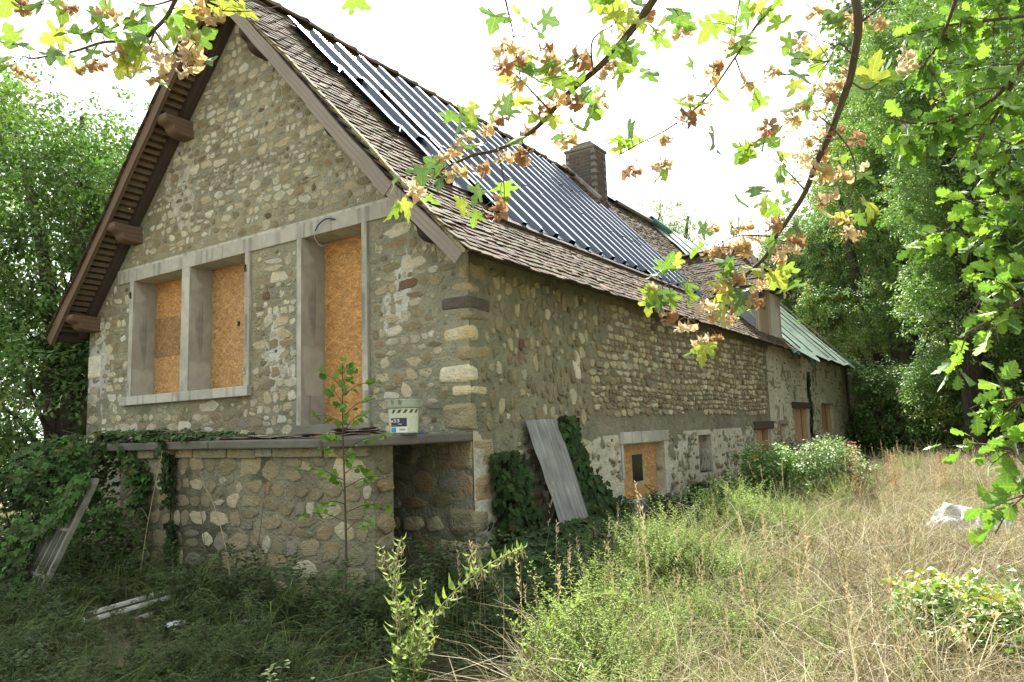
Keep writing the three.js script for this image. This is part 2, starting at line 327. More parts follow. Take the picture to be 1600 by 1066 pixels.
// put the stones on a wall: frame(u, v) -> Matrix4; the largest in view as parts, the rest in one part
function setStones(r, list, frame, parent, most, table, depth, exact) {
  const p = V();
  list.forEach((s) => { s.m = frame(s.u, s.v); p.setFromMatrixPosition(s.m); s.seen = Math.sqrt(s.w * s.h) / p.distanceTo(EYE); s.tone = s.tone || pick(r, table(s)); s.d = rr(r, ...depth); s.g = s.sq !== undefined ? s.sq : Math.floor(r() * STONES.length); });
  list.sort((a, b) => b.seen - a.seen);
  const rest = [], c = new THREE.Color();
  list.forEach((s, i) => {
    const m = s.m.clone().multiply(place(0, 0, 0, 0, 0, s.rot, [s.w, s.h, s.d]));
    if (i < most) { const o = mesh('stone', STONES[s.g], stoneMats[s.tone], parent); o.applyMatrix4(m); }
    else { const g = STONES[s.g].clone().applyMatrix4(m), k = rr(r, 0.8, 1.1); rest.push(tint(g, PAL[s.tone].map((q) => q * k))); }
  });
  if (rest.length) { const o = mesh('small_stones', merge(rest), stoneAny, parent); o.userData.kind = 'stuff'; }
}
// little stones wedged into what is left
function wedge(r, list, n, u0, u1, v0, v1, s0, s1, allow, r0 = 0.9, r1 = 2.0) {
  const cell = 0.2, grid = new Map(), key = (a, b) => Math.floor(a / cell) + ',' + Math.floor(b / cell), put = (s) => { const k = key(s.u, s.v); (grid.get(k) || grid.set(k, []).get(k)).push(s); };
  list.forEach(put);
  for (let i = 0; i < n; i++) {
    const u = rr(r, u0, u1), v = rr(r, v0, v1), h = rr(r, s0, s1), w = h * rr(r, r0, r1); if (!allow(u - w / 2, u + w / 2, v - h / 2, v + h / 2)) continue;
    let ok = true; for (let a = -1; a <= 1 && ok; a++) for (let b = -1; b <= 1 && ok; b++) for (const s of grid.get(key(u + a * cell, v + b * cell)) || []) { const dx = (u - s.u) / ((w + s.w) / 2 + 0.004), dy = (v - s.v) / ((h + s.h) / 2 + 0.004); if (dx * dx * dx * dx + dy * dy * dy * dy < 1) { ok = false; break; } }
    if (ok) { const s = { u, v, w, h, rot: rr(r, -0.3, 0.3) }; list.push(s); put(s); }
  }
  return list;
}
const Q = [[3.02, 3.2, 0.12, 0.3, 'mud'], [2.87, 3.0, 0.24, 0.16, 'mud'], [2.6, 2.71, 0.12, 0.32, 'olive'], [2.4, 2.57, 0.33, 0.11, 'cream'], [2.22, 2.375, 0.16, 0.32, 'mud'], [2.0, 2.19, 0.38, 0.13, 'pale'], [1.85, 1.99, 0.22, 0.27, 'cream'], [1.54, 1.82, 0.36, 0.12, 'olive'], [1.17, 1.46, 0.3, 0.36, 'mud'], [0.86, 1.14, 0.22, 0.3, 'tan'], [0.56, 0.83, 0.3, 0.24, 'olive'], [0.2, 0.53, 0.42, 0.34, 'cream'], [-0.15, 0.17, 0.3, 0.5, 'olive']];   // corner stones: bottom, top, width on the gable, on the long wall, tone
const clearOf = (list) => (a, b, c, d) => list.every(([x0, x1, y0, y1]) => b < x0 || a > x1 || d < y0 || c > y1);
const roofLine = (x) => 7.2 - 1.09 * Math.abs(x + 3.6);
{ // gable
  const r = RNG(11);
  const free = clearOf([[-6.1, -3.3, 2.03, 3.84], [-2.48, -1.33, 1.5, 3.84], [-6.44, -0.85, 3.8, 4.05], ...Q.map(([a, b, w]) => [-w - 0.015, 0.2, a - 0.01, b + 0.01]), [-0.4, 0.2, 2.7, 2.88], [-7.3, -6.83, 1.5, 2.85]]);
  const allow = (a, b, c, d) => a > W7 + 0.01 && b < -0.03 && free(a, b, c, d) && d < roofLine(a) - 0.08 && d < roofLine(b) - 0.08;
  const st = [...layRows(r, W7, 0, 1.52, 4.0, 0.075, 0.19, [0.7, 2.4], 0.014, allow, 0.01), ...layRows(r, W7, 0, 4.02, 7.1, 0.07, 0.165, [0.65, 2.1], 0.016, allow, 0.02)];
  wedge(r, st, 9000, W7, 0, 1.52, 7.1, 0.03, 0.1, allow);
  for (let i = 0; i < 9; i++) st.push({ u: -7.02 + rr(r, -0.02, 0.02), v: 1.6 + i * 0.145, w: rr(r, 0.26, 0.34), h: 0.125, rot: 0, tone: ['pale', 'grey', 'pale', 'olive', 'pale', 'cream', 'grey', 'white', 'white'][i], sq: 4 });
  setStones(r, st, (u, v) => place(u, v, -0.004), gable, 300, (s) => [['pale', 5.5], ['cream', 4], ['white', 3], ['mud', 3], ['tan', 1.4], ['olive', 1.6], ['grey', 0.6], ['brown', 0.5]], [0.004, 0.015]);
  // base of the gable seen under the landing
  const lo = layRows(r, -1.6, -0.3, -0.05, 1.4, 0.17, 0.26, [0.8, 1.9], 0.04, () => true, 0.1);
  setStones(r, lo, (u, v) => place(u, v, -0.004), gable, 40, () => [['olive', 2], ['tan', 2], ['cream', 1], ['grey', 1]], [0.02, 0.05]);
}
{ // long wall
  const r = RNG(12);
  const free = clearOf([...HOLES.map(([a, b, c, d]) => [a - 0.08, b + 0.08, c - 0.1, d + 0.2]), ...Q.map(([a, b, w, l]) => [-0.2, l + 0.015, a - 0.01, b + 0.01]), [-0.2, 0.36, 2.7, 2.88], [2.6, 8.9, 1.4, 1.66]]);
  const frame = (u, v) => place(0.001, v, -u, 0, Math.PI / 2, 0);
  const inA = (p, q, c, d) => q < SPLIT(c) && p > 0.03 && free(p, q, c, d), a = wedge(r, wedge(r, [], 420, 0.05, 3.0, 1.62, 3.15, 0.1, 0.2, inA, 0.45, 0.9), 900, 0.05, 3.0, 1.62, 3.15, 0.045, 0.09, inA, 0.6, 1.4);
  a.forEach((s) => { s.thin = 1; s.tone = pick(r, [['olive', 3], ['mud', 4], ['cream', 2.6], ['pale', 1], ['grey', 0.6], ['brown', 0.4], ['tan', 0.8]]); });
  a.push({ u: 2.12, v: 2.28, w: 0.17, h: 0.36, rot: 0.1, tone: 'white', sq: 3 });
  const b = layRows(r, 2.0, 10.6, 1.66, 3.1, 0.07, 0.115, [0.9, 2.4], 0.01, (p, q, c, d) => p > SPLIT(c) && free(p, q, c, d), 0.03, 0.02);
  const cst = layRows(r, 0.3, 20, 0.0, 1.5, 0.11, 0.2, [0.6, 1.5], 0.09, (p, q, c, d) => p > 0.03 && free(p, q, c, d), 0.55); wedge(r, cst, 2600, 0.05, 20, 0, 1.5, 0.03, 0.1, (p, q, c, d) => p > 0.03 && free(p, q, c, d) && fbm(p * 1.5, c * 2, 0, 433, 3) > 0.45, 0.6, 1.6);
  const dst = layRows(r, 10.6, 20, 1.9, 3.1, 0.08, 0.13, [0.7, 1.6], 0.07, free, 0.6);
  setStones(r, [...a, ...b, ...cst, ...dst], frame, longWall, 300, () => [['olive', 1.8], ['cream', 4], ['pale', 2.2], ['mud', 3.4], ['tan', 1.6], ['grey', 0.5], ['brown', 0.3]], [0.01, 0.03]);
}
{ // corner stones, turning the corner
  const r = RNG(13);
  for (const [y0, y1, wg, wl, tone] of Q) {
    const g = roughen(new RoundedBoxGeometry(wg + 0.02, y1 - y0 - 0.015, wl + 0.02, 6, 0.05), 0.045, 6, Math.floor(r() * 90)); g.translate(-wg / 2 + 0.006, (y0 + y1) / 2, -wl / 2 + 0.006);
    mesh('corner_stone', metric(g), stoneMats[tone], gable);
  }
  const bg = roughen(new RoundedBoxGeometry(0.36, 0.13, 0.34, 5, 0.03), 0.03, 5, 4); bg.translate(-0.36 / 2 + 0.014, 2.79, -0.155);
  mesh('dark_corner_stone', metric(bg), stoneMats.dark, gable);
  for (const [x0, x1, y0, y1, tone] of [[-7.2, -6.85, 2.5, 2.84, 'white'], [-7.2, -6.9, 1.52, 1.58, 'pale']]) { const g = roughen(new RoundedBoxGeometry(x1 - x0, y1 - y0, 0.16, 3, 0.03), 0.01, 8, 7); g.translate((x0 + x1) / 2, (y0 + y1) / 2, -0.062); mesh('corner_stone', metric(g), stoneMats[tone], gable); }
}

// concrete frames and boards of the gable openings -----------------
const osbTex = (() => {
  const c = document.createElement('canvas'); c.width = c.height = 1024; const x = c.getContext('2d'), r = RNG(77);
  x.fillStyle = 'rgb(196,150,98)'; x.fillRect(0, 0, 1024, 1024);
  for (let i = 0; i < 9000; i++) {
    const t = r(), k = rr(r, 0.72, 1.16); x.fillStyle = `rgb(${Math.round(lerp(182, 226, t) * k)},${Math.round(lerp(132, 184, t) * k)},${Math.round(lerp(78, 130, t) * k)})`; x.globalAlpha = rr(r, 0.25, 0.8);
    const px = r() * 1024, py = r() * 1024, l = rr(r, 20, 85), w = rr(r, 6, 22), a = rr(r, -1.5, 1.5) * (r() < 0.7 ? 0.6 : 1.6);
    for (const [ox, oy] of [[0, 0], [1024, 0], [-1024, 0], [0, 1024], [0, -1024]]) { x.save(); x.translate(px + ox, py + oy); x.rotate(a); x.beginPath(); x.moveTo(-l / 2, -w / 2 * r()); x.lineTo(l / 2, -w / 2); x.lineTo(l / 2 * 0.9, w / 2); x.lineTo(-l / 2, w / 2 * 0.8); x.fill(); x.restore(); }
  }
  const t = new THREE.CanvasTexture(c); t.wrapS = t.wrapT = THREE.RepeatWrapping; t.colorSpace = THREE.SRGBColorSpace; return t;
})();
const osb = mat('strand_board', [0.74, 0.74, 0.68], { map: rep(osbTex, 0.85), rough: 0.75 });
const osbDull = mat('strand_board_greyed', [0.5, 0.5, 0.47], { map: rep(osbTex, 0.8), rough: 0.85 });
const osbOrange = mat('strand_board_orange', [0.8, 0.74, 0.58], { map: rep(osbTex, 0.7, 0.9), rough: 0.7 });
const iron = mat('rusty_iron', [0.05, 0.04, 0.035], { rough: 0.7, metal: 0.4 });
mesh('lintel', roughen(box(-6.42, -0.865, 3.825, 4.035, -0.42, 0.022, 0.008), 0.003, 4), concrete, gable);
function opening(name, x0, x1, y0, y1, parts) {
  const o = new THREE.Group(); o.name = numbered(name); house.add(o); parts(o); return o;
}
opening('boarded_window', 0, 0, 0, 0, (o) => {
  mesh('jamb', box(-6.06, -5.965, 2.17, 3.824, -0.36, 0.03), concrete, o);
  mesh('mullion', box(-4.78, -4.6, 2.17, 3.824, -0.36, 0.026), concrete, o);
  mesh('jamb', box(-3.43, -3.335, 2.17, 3.824, -0.36, 0.03), concrete, o);
  mesh('sill', roughen(box(-6.17, -3.3, 2.045, 2.169, -0.36, 0.075, 0.01), 0.004, 5), concrete, o);
  mesh('board', box(-5.964, -4.781, 3.3, 3.823, -0.34, -0.322, 0.002), osbOrange, o);
  mesh('board', box(-5.964, -4.781, 2.74, 3.3, -0.322, -0.305, 0.002), osbDull, o);
  mesh('board', box(-5.964, -4.781, 2.171, 2.74, -0.33, -0.312, 0.002), osb, o);
  mesh('board', box(-4.599, -3.431, 2.171, 3.823, -0.335, -0.315, 0.002), osb, o);
  for (const x of [-5.9, -4.84, -4.54, -3.5]) for (const y of [2.25, 2.9, 3.5, 3.75]) mesh('screw', new THREE.CylinderGeometry(0.009, 0.009, 0.006, 7).rotateX(Math.PI / 2).translate(x + 0.01 * Math.sin(y * 9), y, x < -4.7 ? (y > 3.3 ? -0.321 : y > 2.74 ? -0.304 : -0.311) : -0.314), iron, o);
  mesh('latch', box(-4.02, -3.99, 3.0, 3.06, -0.315, -0.295, 0.004), iron, o);
  for (const [x, y] of [[-6.03, 3.62], [-6.03, 2.3], [-3.41, 3.62], [-3.41, 2.35]]) mesh('hinge', merge([box(x - 0.012, x + 0.012, y, y + 0.05, 0.028, 0.05, 0.003), box(x - 0.016, x + 0.02, y - 0.04, y, 0.028, 0.042, 0.003)]), y > 3 ? iron : concrete, o);
});
opening('boarded_door', 0, 0, 0, 0, (o) => {
  mesh('jamb', box(-2.465, -2.385, 1.6, 3.824, -0.36, 0.034), concrete, o);
  mesh('jamb', box(-1.415, -1.335, 1.6, 3.824, -0.36, 0.034), concrete, o);
  mesh('threshold', box(-2.5, -1.3, 1.555, 1.665, -0.36, 0.05), stainedConcrete, o);
  mesh('board', box(-2.384, -1.62, 1.667, 3.823, -0.34, -0.32, 0.002), osbOrange, o);
  mesh('board', box(-1.60, -1.416, 1.667, 3.823, -0.345, -0.326, 0.002), osbOrange, o);
});
const cable = mesh('cable', tube([[-2.1, 3.85, 0.075], [-2.04, 3.92, 0.07], [-1.93, 3.965, 0.055], [-1.82, 3.94, 0.015]], 0.009, 0.01, 7, 20), mat('blue_conduit', [0.02, 0.05, 0.16], { rough: 0.45 }), gable);
mesh('hanging_wire', tube([[-2.1, 3.85, 0.075], [-2.13, 3.77, 0.05], [-2.1, 3.69, -0.02], [-2.07, 3.72, -0.08]], 0.004, 0.004, 5, 14), mat('grey_wire', [0.3, 0.32, 0.32]), gable);
// openings of the long wall ---------------------------------------
const pine = mat('brown_board', [0.5, 0.34, 0.2], { map: rep(T.wood, 1.5, 0.6), bump: rep(T.woodBump, 3, 0.6), bs: 0.004 });
const paneGlass = mat('dusty_glass', [0.55, 0.58, 0.56], { rough: 0.12, spec: 1 }); paneGlass.transmission = 0.85; paneGlass.thickness = 0; paneGlass.ior = 1.5;
const X = (d) => -d;   // distance along the wall -> z
function lbox(d0, d1, y0, y1, x0, x1, r) { return box(x0, x1, y0, y1, -d1, -d0, r); }
opening('small_boarded_window', 0, 0, 0, 0, (o) => {
  mesh('lintel', roughen(lbox(3.17, 4.86, 1.3, 1.455, -0.3, 0.03, 0.008), 0.004, 5), concrete, o);
  mesh('frame', lbox(3.21, 3.27, 0.85, 1.3, -0.05, 0.02), concrete, o);
  mesh('board', lbox(3.275, 4.715, 0.535, 1.285, -0.158, -0.142, 0.002), osb, o);
  mesh('pane', lbox(3.86, 4.2, 0.76, 1.13, -0.142, -0.136, 0.001), mat('dark_pane', [0.02, 0.022, 0.02], { rough: 0.2 }), o);
  mesh('sill', roughen(lbox(3.2, 4.8, 0.42, 0.53, -0.3, 0.02, 0.02), 0.012, 6), longMortar, o);
  mesh('paper_scrap', merge([lbox(4.201, 4.25, 0.72, 0.97, -0.142, -0.138, 0), lbox(3.87, 4.26, 0.68, 0.755, -0.142, -0.1375, 0)]), mat('torn_paper', [0.42, 0.36, 0.22], { map: T.patch }), o);
});
opening('wall_niche', 0, 0, 0, 0, (o) => { mesh('board', lbox(6.21, 6.84, 0.72, 1.33, -0.22, -0.2, 0.002), pine, o); mesh('jamb', lbox(6.21, 6.26, 0.72, 1.33, -0.2, -0.04, 0.004), pine, o); mesh('infill', roughen(lbox(6.5, 6.86, 0.71, 1.1, -0.2, -0.02, 0.06), 0.05, 7), longMortar, o); });
function plankDoor(name, i, woodM, lintelM, lint) {
  const [a, b, c, d] = HOLES[i];
  opening(name, 0, 0, 0, 0, (o) => {
    mesh('lintel', roughen(lbox(a - 0.12, b + 0.14, d + 0.001, d + lint, -0.3, 0.05, 0.02), 0.018, 5), lintelM, o);
    const n = Math.max(2, Math.round((b - a) / 0.3));
    for (let k = 0; k < n; k++) mesh('board', lbox(lerp(a, b, k / n) + 0.006, lerp(a, b, (k + 1) / n) - 0.006, c, d - 0.004, -0.2 - 0.012 * (k % 2), -0.17 - 0.012 * (k % 2), 0.004), woodM, o);
    for (const q of [[a + 0.001, a + 0.08], [b - 0.08, b - 0.001]]) mesh('post', lbox(q[0], q[1], c, d - 0.003, -0.168, -0.06, 0.006), woodM, o);
  });
}
plankDoor('plank_door', 2, pine, darkWood, 0.17);
plankDoor('slit_window', 3, pine, greyWood, 0.1);
plankDoor('plank_door', 4, pine, darkWood, 0.16);
plankDoor('plank_door', 5, pine, concrete, 0.13);
mesh('end_pier', roughen(box(-0.3, 0.12, -0.3, 3.25, -20.35, -20.8, 0.03), 0.02, 4), stoneMats.olive, house);
mesh('buttress', (() => { const s = new THREE.Shape([[0, -0.3], [0.9, -0.3], [0.55, 1.4], [0.16, 3.0], [0, 3.0]].map(([x, y]) => new THREE.Vector2(x, y))); const g = new THREE.ExtrudeGeometry(s, { depth: 0.5, bevelEnabled: true, bevelSize: 0.03, bevelThickness: 0.03, bevelSegments: 2 }); g.translate(-0.02, 0, -21.45); return metric(g); })(), mat('buttress_render', [0.36, 0.345, 0.28], { map: T.patch, bump: T.grain, bs: 0.02 }), house);
mesh('downpipe', tube([[0.17, 3.2, -20.2], [0.17, 1.5, -20.2], [0.17, 0.1, -20.2]], 0.04, 0.04, 8), iron, house);

// ---------------------------------------------------------------- roof
const PROF = [V(-3.6, 7.34, 0), V(-0.55, 3.98, 0), V(0.34, 3.12, 0)];
const L0 = PROF[0].distanceTo(PROF[1]), L1 = PROF[1].distanceTo(PROF[2]), LS = L0 + L1;
function onRoof(s, out = V()) { return s < L0 ? out.lerpVectors(PROF[0], PROF[1], s / L0) : out.lerpVectors(PROF[1], PROF[2], (s - L0) / L1); }
function roofDir(s) { const t = smooth(L0 - 0.5, L0 + 0.5, s); return V().subVectors(PROF[1], PROF[0]).normalize().lerp(V().subVectors(PROF[2], PROF[1]).normalize(), t).normalize(); }
const deckMat = mat('roof_boards', [0.06, 0.045, 0.035], { rough: 1 });
function deck(name, mir, z0, z1) {
  const f = (p) => new THREE.Vector2(mir ? -7.2 - p.x : p.x, p.y), PD = [PROF[0], PROF[1], V(0.24, 3.217, 0)], up = PD.map((p) => f(p)), dn = PD.map((p, i) => f(V(p.x - 0.03, p.y - 0.04, 0))).reverse();
  const s = new THREE.Shape([...up, ...dn]), g = new THREE.ExtrudeGeometry(s, { depth: z0 - z1, bevelEnabled: false }); g.translate(0, -0.012, z1); return mesh(name, metric(g), deckMat, house);
}
const battenWood = mat('dusty_batten', [0.24, 0.18, 0.125], { map: rep(T.wood, 2, 0.7) });
const roof = deck('roof', false, 0.41, -20.75), roofLeft = deck('roof', true, -0.01, -20.75);
const tileTex = tex(256, 256, (u, v) => { const a = fbm(u * 6, v * 6, 6, 501, 5), b = fbm(u * 30, v * 30, 30, 505, 3), k = 0.6 + 0.4 * a + 0.35 * (b - 0.5); return [clamp(k), clamp(k * 0.98), clamp(k * 0.95)]; });
const tileGeo = []; { const r = RNG(31); for (let i = 0; i < 3; i++) { const g = metric(new RoundedBoxGeometry(0.25, 0.014, 0.16, 1, 0.003)); const p = g.attributes.position, bow = rr(r, 0.1, 0.4); for (let k = 0; k < p.count; k++) p.setY(k, p.getY(k) - bow * p.getX(k) * p.getX(k) * 0.6 + 0.08 * p.getZ(k) * (i - 1) * 0.3); g.computeVertexNormals(); tileGeo.push(g); } }
const TT = [[0.115, 0.078, 0.053], [0.15, 0.115, 0.078], [0.07, 0.05, 0.038], [0.11, 0.1, 0.06]];
const tileMats = TT.map((c, i) => mat('roof_tile_' + i, c, { map: rep(tileTex, 3), bump: rep(T.fine, 3), bs: 0.006, rough: 0.95, spec: 0.3 }));
const tileAny = mat('roof_tile_mixed', [1, 1, 1], { map: rep(tileTex, 3), bump: rep(T.fine, 3), bs: 0.006, rough: 0.95, spec: 0.3 });
const METAL = (s, z) => s > 0.62 && s < 4.36 && z < -0.62 - 0.1 * s && z > -7.75;
{
  const r = RNG(32), list = [], exp = 0.098, nz = Math.floor((0.46 + 13.2) / 0.166);
  for (let k = 0; k * exp < LS - 0.02; k++) {
    const s = LS - 0.1 - k * exp; if (s < 0.05) break;
    const d = roofDir(s), lift = 0.13 + rr(r, -0.02, 0.03), e1 = V(0, 0, 1), ny = V().crossVectors(e1, d);
    for (let q = 0; q < nz; q++) {
      const z = 0.40 - q * 0.166 - (k % 2) * 0.083 + rr(r, -0.006, 0.006);
      if (METAL(s, z) && METAL(s + 0.15, z)) continue;
      if (r() < 0.009) continue;
      const P = onRoof(s).addScaledVector(ny, 0.032), ex = d.clone().multiplyScalar(Math.cos(lift)).addScaledVector(ny, Math.sin(lift));
      ex.addScaledVector(e1, rr(r, -0.035, 0.035)).normalize();
      const ez = e1.clone().addScaledVector(d, rr(r, -0.03, 0.03)).addScaledVector(ny, rr(r, -0.05, 0.05)); ez.addScaledVector(ex, -ez.dot(ex)).normalize();
      const ey = V().crossVectors(ez, ex); P.addScaledVector(d, rr(r, -0.012, 0.012) + (k === 0 ? rr(r, -0.02, 0.03) : 0)); P.z = z; P.addScaledVector(ny, rr(r, 0, 0.008));
      list.push({ m: M4().makeBasis(ex, ey, ez).setPosition(P), dist: P.distanceTo(EYE), t: Math.floor(r() * 4), g: Math.floor(r() * 3), k: rr(r, 0.75, 1.2) });
    }
  }
  list.sort((a, b) => a.dist - b.dist);
  list.slice(0, 300).forEach((e) => { const o = mesh('tile', tileGeo[e.g], tileMats[e.t], roof); o.applyMatrix4(e.m); });
  instanced('far_tiles', tileGeo[0], tileAny, list.slice(300).map((e) => ({ m: e.m, c: new THREE.Color().setRGB(...TT[e.t].map((v) => v * e.k)) })), roof);
  // left slope: the tiles of its overhang, seen edge-on, on their battens
  const ll = [];
  for (let k = 0; k * exp < LS - 0.02; k++) {
    const s = LS - 0.1 - k * exp; if (s < 0.05) break; const d = roofDir(s); d.x *= -1; const e1 = V(0, 0, -1), ny = V().crossVectors(e1, d);
    for (let q = 0; q < 4; q++) { const P = onRoof(s); P.x = -7.2 - P.x; P.addScaledVector(ny, 0.034); P.z = 0.40 - q * 0.166 + rr(r, -0.008, 0.008); const ex = d.clone().addScaledVector(ny, 0.03).normalize(); ll.push({ m: M4().makeBasis(ex, V().crossVectors(e1, ex), e1).setPosition(P), c: new THREE.Color().setRGB(...TT[Math.floor(r() * 4)].map((v) => v * rr(r, 0.7, 1.0))) }); }
  }
  instanced('verge_tiles', tileGeo[1], tileAny, ll, roofLeft);
  for (let s = 0.15; s < LS - 0.05; s += 0.105) { const P = onRoof(s); P.x = -7.2 - P.x; const d = roofDir(s); d.x *= -1; const ny = V().crossVectors(V(0, 0, -1), d); P.addScaledVector(ny, 0.008); mesh('batten', beam(P.clone().setZ(0.385), P.clone().setZ(0.0), 0.05, 0.028, ny, 0), battenWood, roofLeft); }
  // ridge tiles
  const half = (() => { const prof = []; for (let i = 0; i <= 10; i++) { const t = Math.PI * i / 10; prof.push([Math.cos(t) * 0.13, Math.sin(t) * 0.105]); } return sheet(10, 4, (u, v) => { const t = Math.PI * u, k = 1 + 0.16 * smooth(0.8, 0.95, v); return V(Math.cos(t) * 0.13 * k, Math.sin(t) * 0.105 * k, 0.25 - v * 0.5); }, 0.015); })();
  for (let z = 0.2, i = 0; z > -12.2; z -= 0.47, i++) { const o = mesh('ridge_tile', half, tileMats[i % 4], roof); o.position.set(-3.6 + rr(r, -0.012, 0.012), 7.33 + rr(r, -0.012, 0.012), z); o.rotation.set(rr(r, -0.02, 0.02), rr(r, -0.04, 0.04), 0); }
}
{ // verge boards, rafter, purlins
  const up = (d) => V().crossVectors(V(0, 0, 1), d);
  const rail = (mir, s0, s1, off, z, w, h, m, name, seed) => {
    const a = onRoof(s0), b = onRoof(s1), d = V().subVectors(b, a).normalize(), n = up(d); a.addScaledVector(n, off); b.addScaledVector(n, off); a.z = b.z = z;
    if (mir) { a.x = -7.2 - a.x; b.x = -7.2 - b.x; }
    const nn = mir ? V(-n.x, n.y, 0) : n, L = a.distanceTo(b);
    const gs = new THREE.BoxGeometry(L, h, w, Math.ceil(L / 0.15), 3, 1); roughen(gs, 0.012, 2.5, seed || 5); const gw = woodUV(gs);
    gw.applyMatrix4(M4().makeBasis(V().subVectors(b, a).normalize(), nn, V().crossVectors(V().subVectors(b, a).normalize(), nn)).setPosition(a.clone().add(b).multiplyScalar(0.5)));
    return mesh(name, gw, m, house);
  };
  rail(false, 0.0, 2.9, -0.085, 0.435, 0.045, 0.14, greyWood, 'bargeboard', 3);
  rail(false, 2.85, 4.55, -0.095, 0.442, 0.045, 0.15, greyWood, 'bargeboard', 9);
  rail(false, 4.5, 5.72, -0.085, 0.435, 0.045, 0.14, greyWood, 'bargeboard', 13);
  rail(false, 0.0, 5.74, -0.0, 0.44, 0.05, 0.035, stoneMats.olive, 'verge_mortar', 23);
  rail(true, 0.0, 5.8, -0.075, 0.42, 0.05, 0.17, oldWood, 'bargeboard', 17);
  rail(true, 0.0, 5.6, -0.1, 0.055, 0.09, 0.15, darkWood, 'rafter', 19);
  rail(true, 5.62, 5.74, -0.06, 0.21, 0.4, 0.1, darkWood, 'eave_board', 21);
  const purl = (x, y, w, h, m, len = 0.42) => {
    const s = new THREE.Shape(); s.moveTo(-0.1, 0); s.lineTo(-0.1, h); s.lineTo(len, h); s.lineTo(len, h * 0.78); s.bezierCurveTo(len - 0.02, h * 0.5, len - 0.1, h * 0.62, len - 0.12, h * 0.35); s.bezierCurveTo(len - 0.13, h * 0.12, len - 0.18, h * 0.02, len - 0.25, 0); s.lineTo(-0.1, 0);
    const g = new THREE.ExtrudeGeometry(s, { depth: w, bevelEnabled: true, bevelSize: 0.008, bevelThickness: 0.008, bevelSegments: 1, curveSegments: 8 }); g.translate(0, 0, -w / 2); g.rotateY(-Math.PI / 2); g.translate(x, y, 0); return mesh('purlin_end', woodUV(g), m, house);
  };
  purl(-2.98, 6.24, 0.2, 0.24, darkWood, 0.4); purl(-1.62, 4.83, 0.2, 0.26, darkWood, 0.4); purl(-0.3, 3.42, 0.2, 0.26, darkWood, 0.4);
  purl(-4.72, 5.62, 0.2, 0.22, oldWood, 0.4); purl(-5.92, 4.36, 0.2, 0.22, oldWood, 0.4); purl(-7.02, 3.2, 0.24, 0.2, oldWood, 0.4);
}
{ // ribbed metal sheets over the middle of the slope
  const r = RNG(41);
  const blue = mat('blue_painted_metal', [0.035, 0.055, 0.09], { metal: 0.25, rough: 0.22, coat: 0.5, bump: rep(T.grain, 0.8), bs: 0.003 });
  const profile = (w) => { const up = []; const n = 2; const y = 0.058; for (let k = 0; k < n; k++) { const x = k * w / n; up.push([x, y], [x + 0.08, y], [x + 0.11, 0], [x + w / n - 0.025, 0]); } up.push([w, y], [w + 0.045, y], [w + 0.06, 0.012]); return up; };
  const ribbed = (w, len) => { const u = profile(w), s = new THREE.Shape([...u, ...u.slice().reverse().map(([x, y]) => [x, y - 0.004])].map(([x, y]) => new THREE.Vector2(x, y))); const g = new THREE.ExtrudeGeometry(s, { depth: len, bevelEnabled: false }); return metric(g); };
  const d = roofDir(0.1), ny = V().crossVectors(V(0, 0, 1), d);
  const cw = 0.87;
  for (let c = 0; c < 9; c++) {
    const cuts = [0.42 + rr(r, -0.04, 0.04), 1.75 + rr(r, -0.25, 0.25), 3.0 + rr(r, -0.3, 0.3), (c === 0 ? 4.1 : 4.5) + rr(r, -0.05, 0.08)];
    for (let k = 0; k < 3; k++) {
      const s0 = cuts[k] - (k ? 0.12 : 0), s1 = cuts[k + 1], z = -0.42 - c * cw + (c < 1 ? -0.13 * k : 0) ;
      if (c === 8 && k === 0) continue;
      const o = mesh('metal_sheet', ribbed(cw - 0.02, s1 - s0), blue, roof);
      const P = onRoof(s0).addScaledVector(ny, 0.066 + (2 - k) * 0.006 + (c % 2) * 0.003); P.z = z;
      const tilt = rr(r, 0.0, 0.004), dz = d.clone().addScaledVector(V(0, 0, 1), rr(r, -0.006, 0.006)).addScaledVector(ny, tilt).normalize(), ex = V(0, 0, -1).addScaledVector(dz, dz.z).normalize();
      o.applyMatrix4(M4().makeBasis(ex, V().crossVectors(dz, ex), dz).setPosition(P));
    }
    if (c > 0) { const o = mesh('edge_batten', roughen(box(-0.45, 0.43, -0.02, 0.025, -0.035, 0.035, 0.006), 0.006, 6, c), darkWood, roof); const P = onRoof(4.62).addScaledVector(ny, 0.065); P.z = -0.45 - c * cw; o.applyMatrix4(M4().makeBasis(V(0, 0, 1), ny, d.clone()).setPosition(P)); }
  }
}
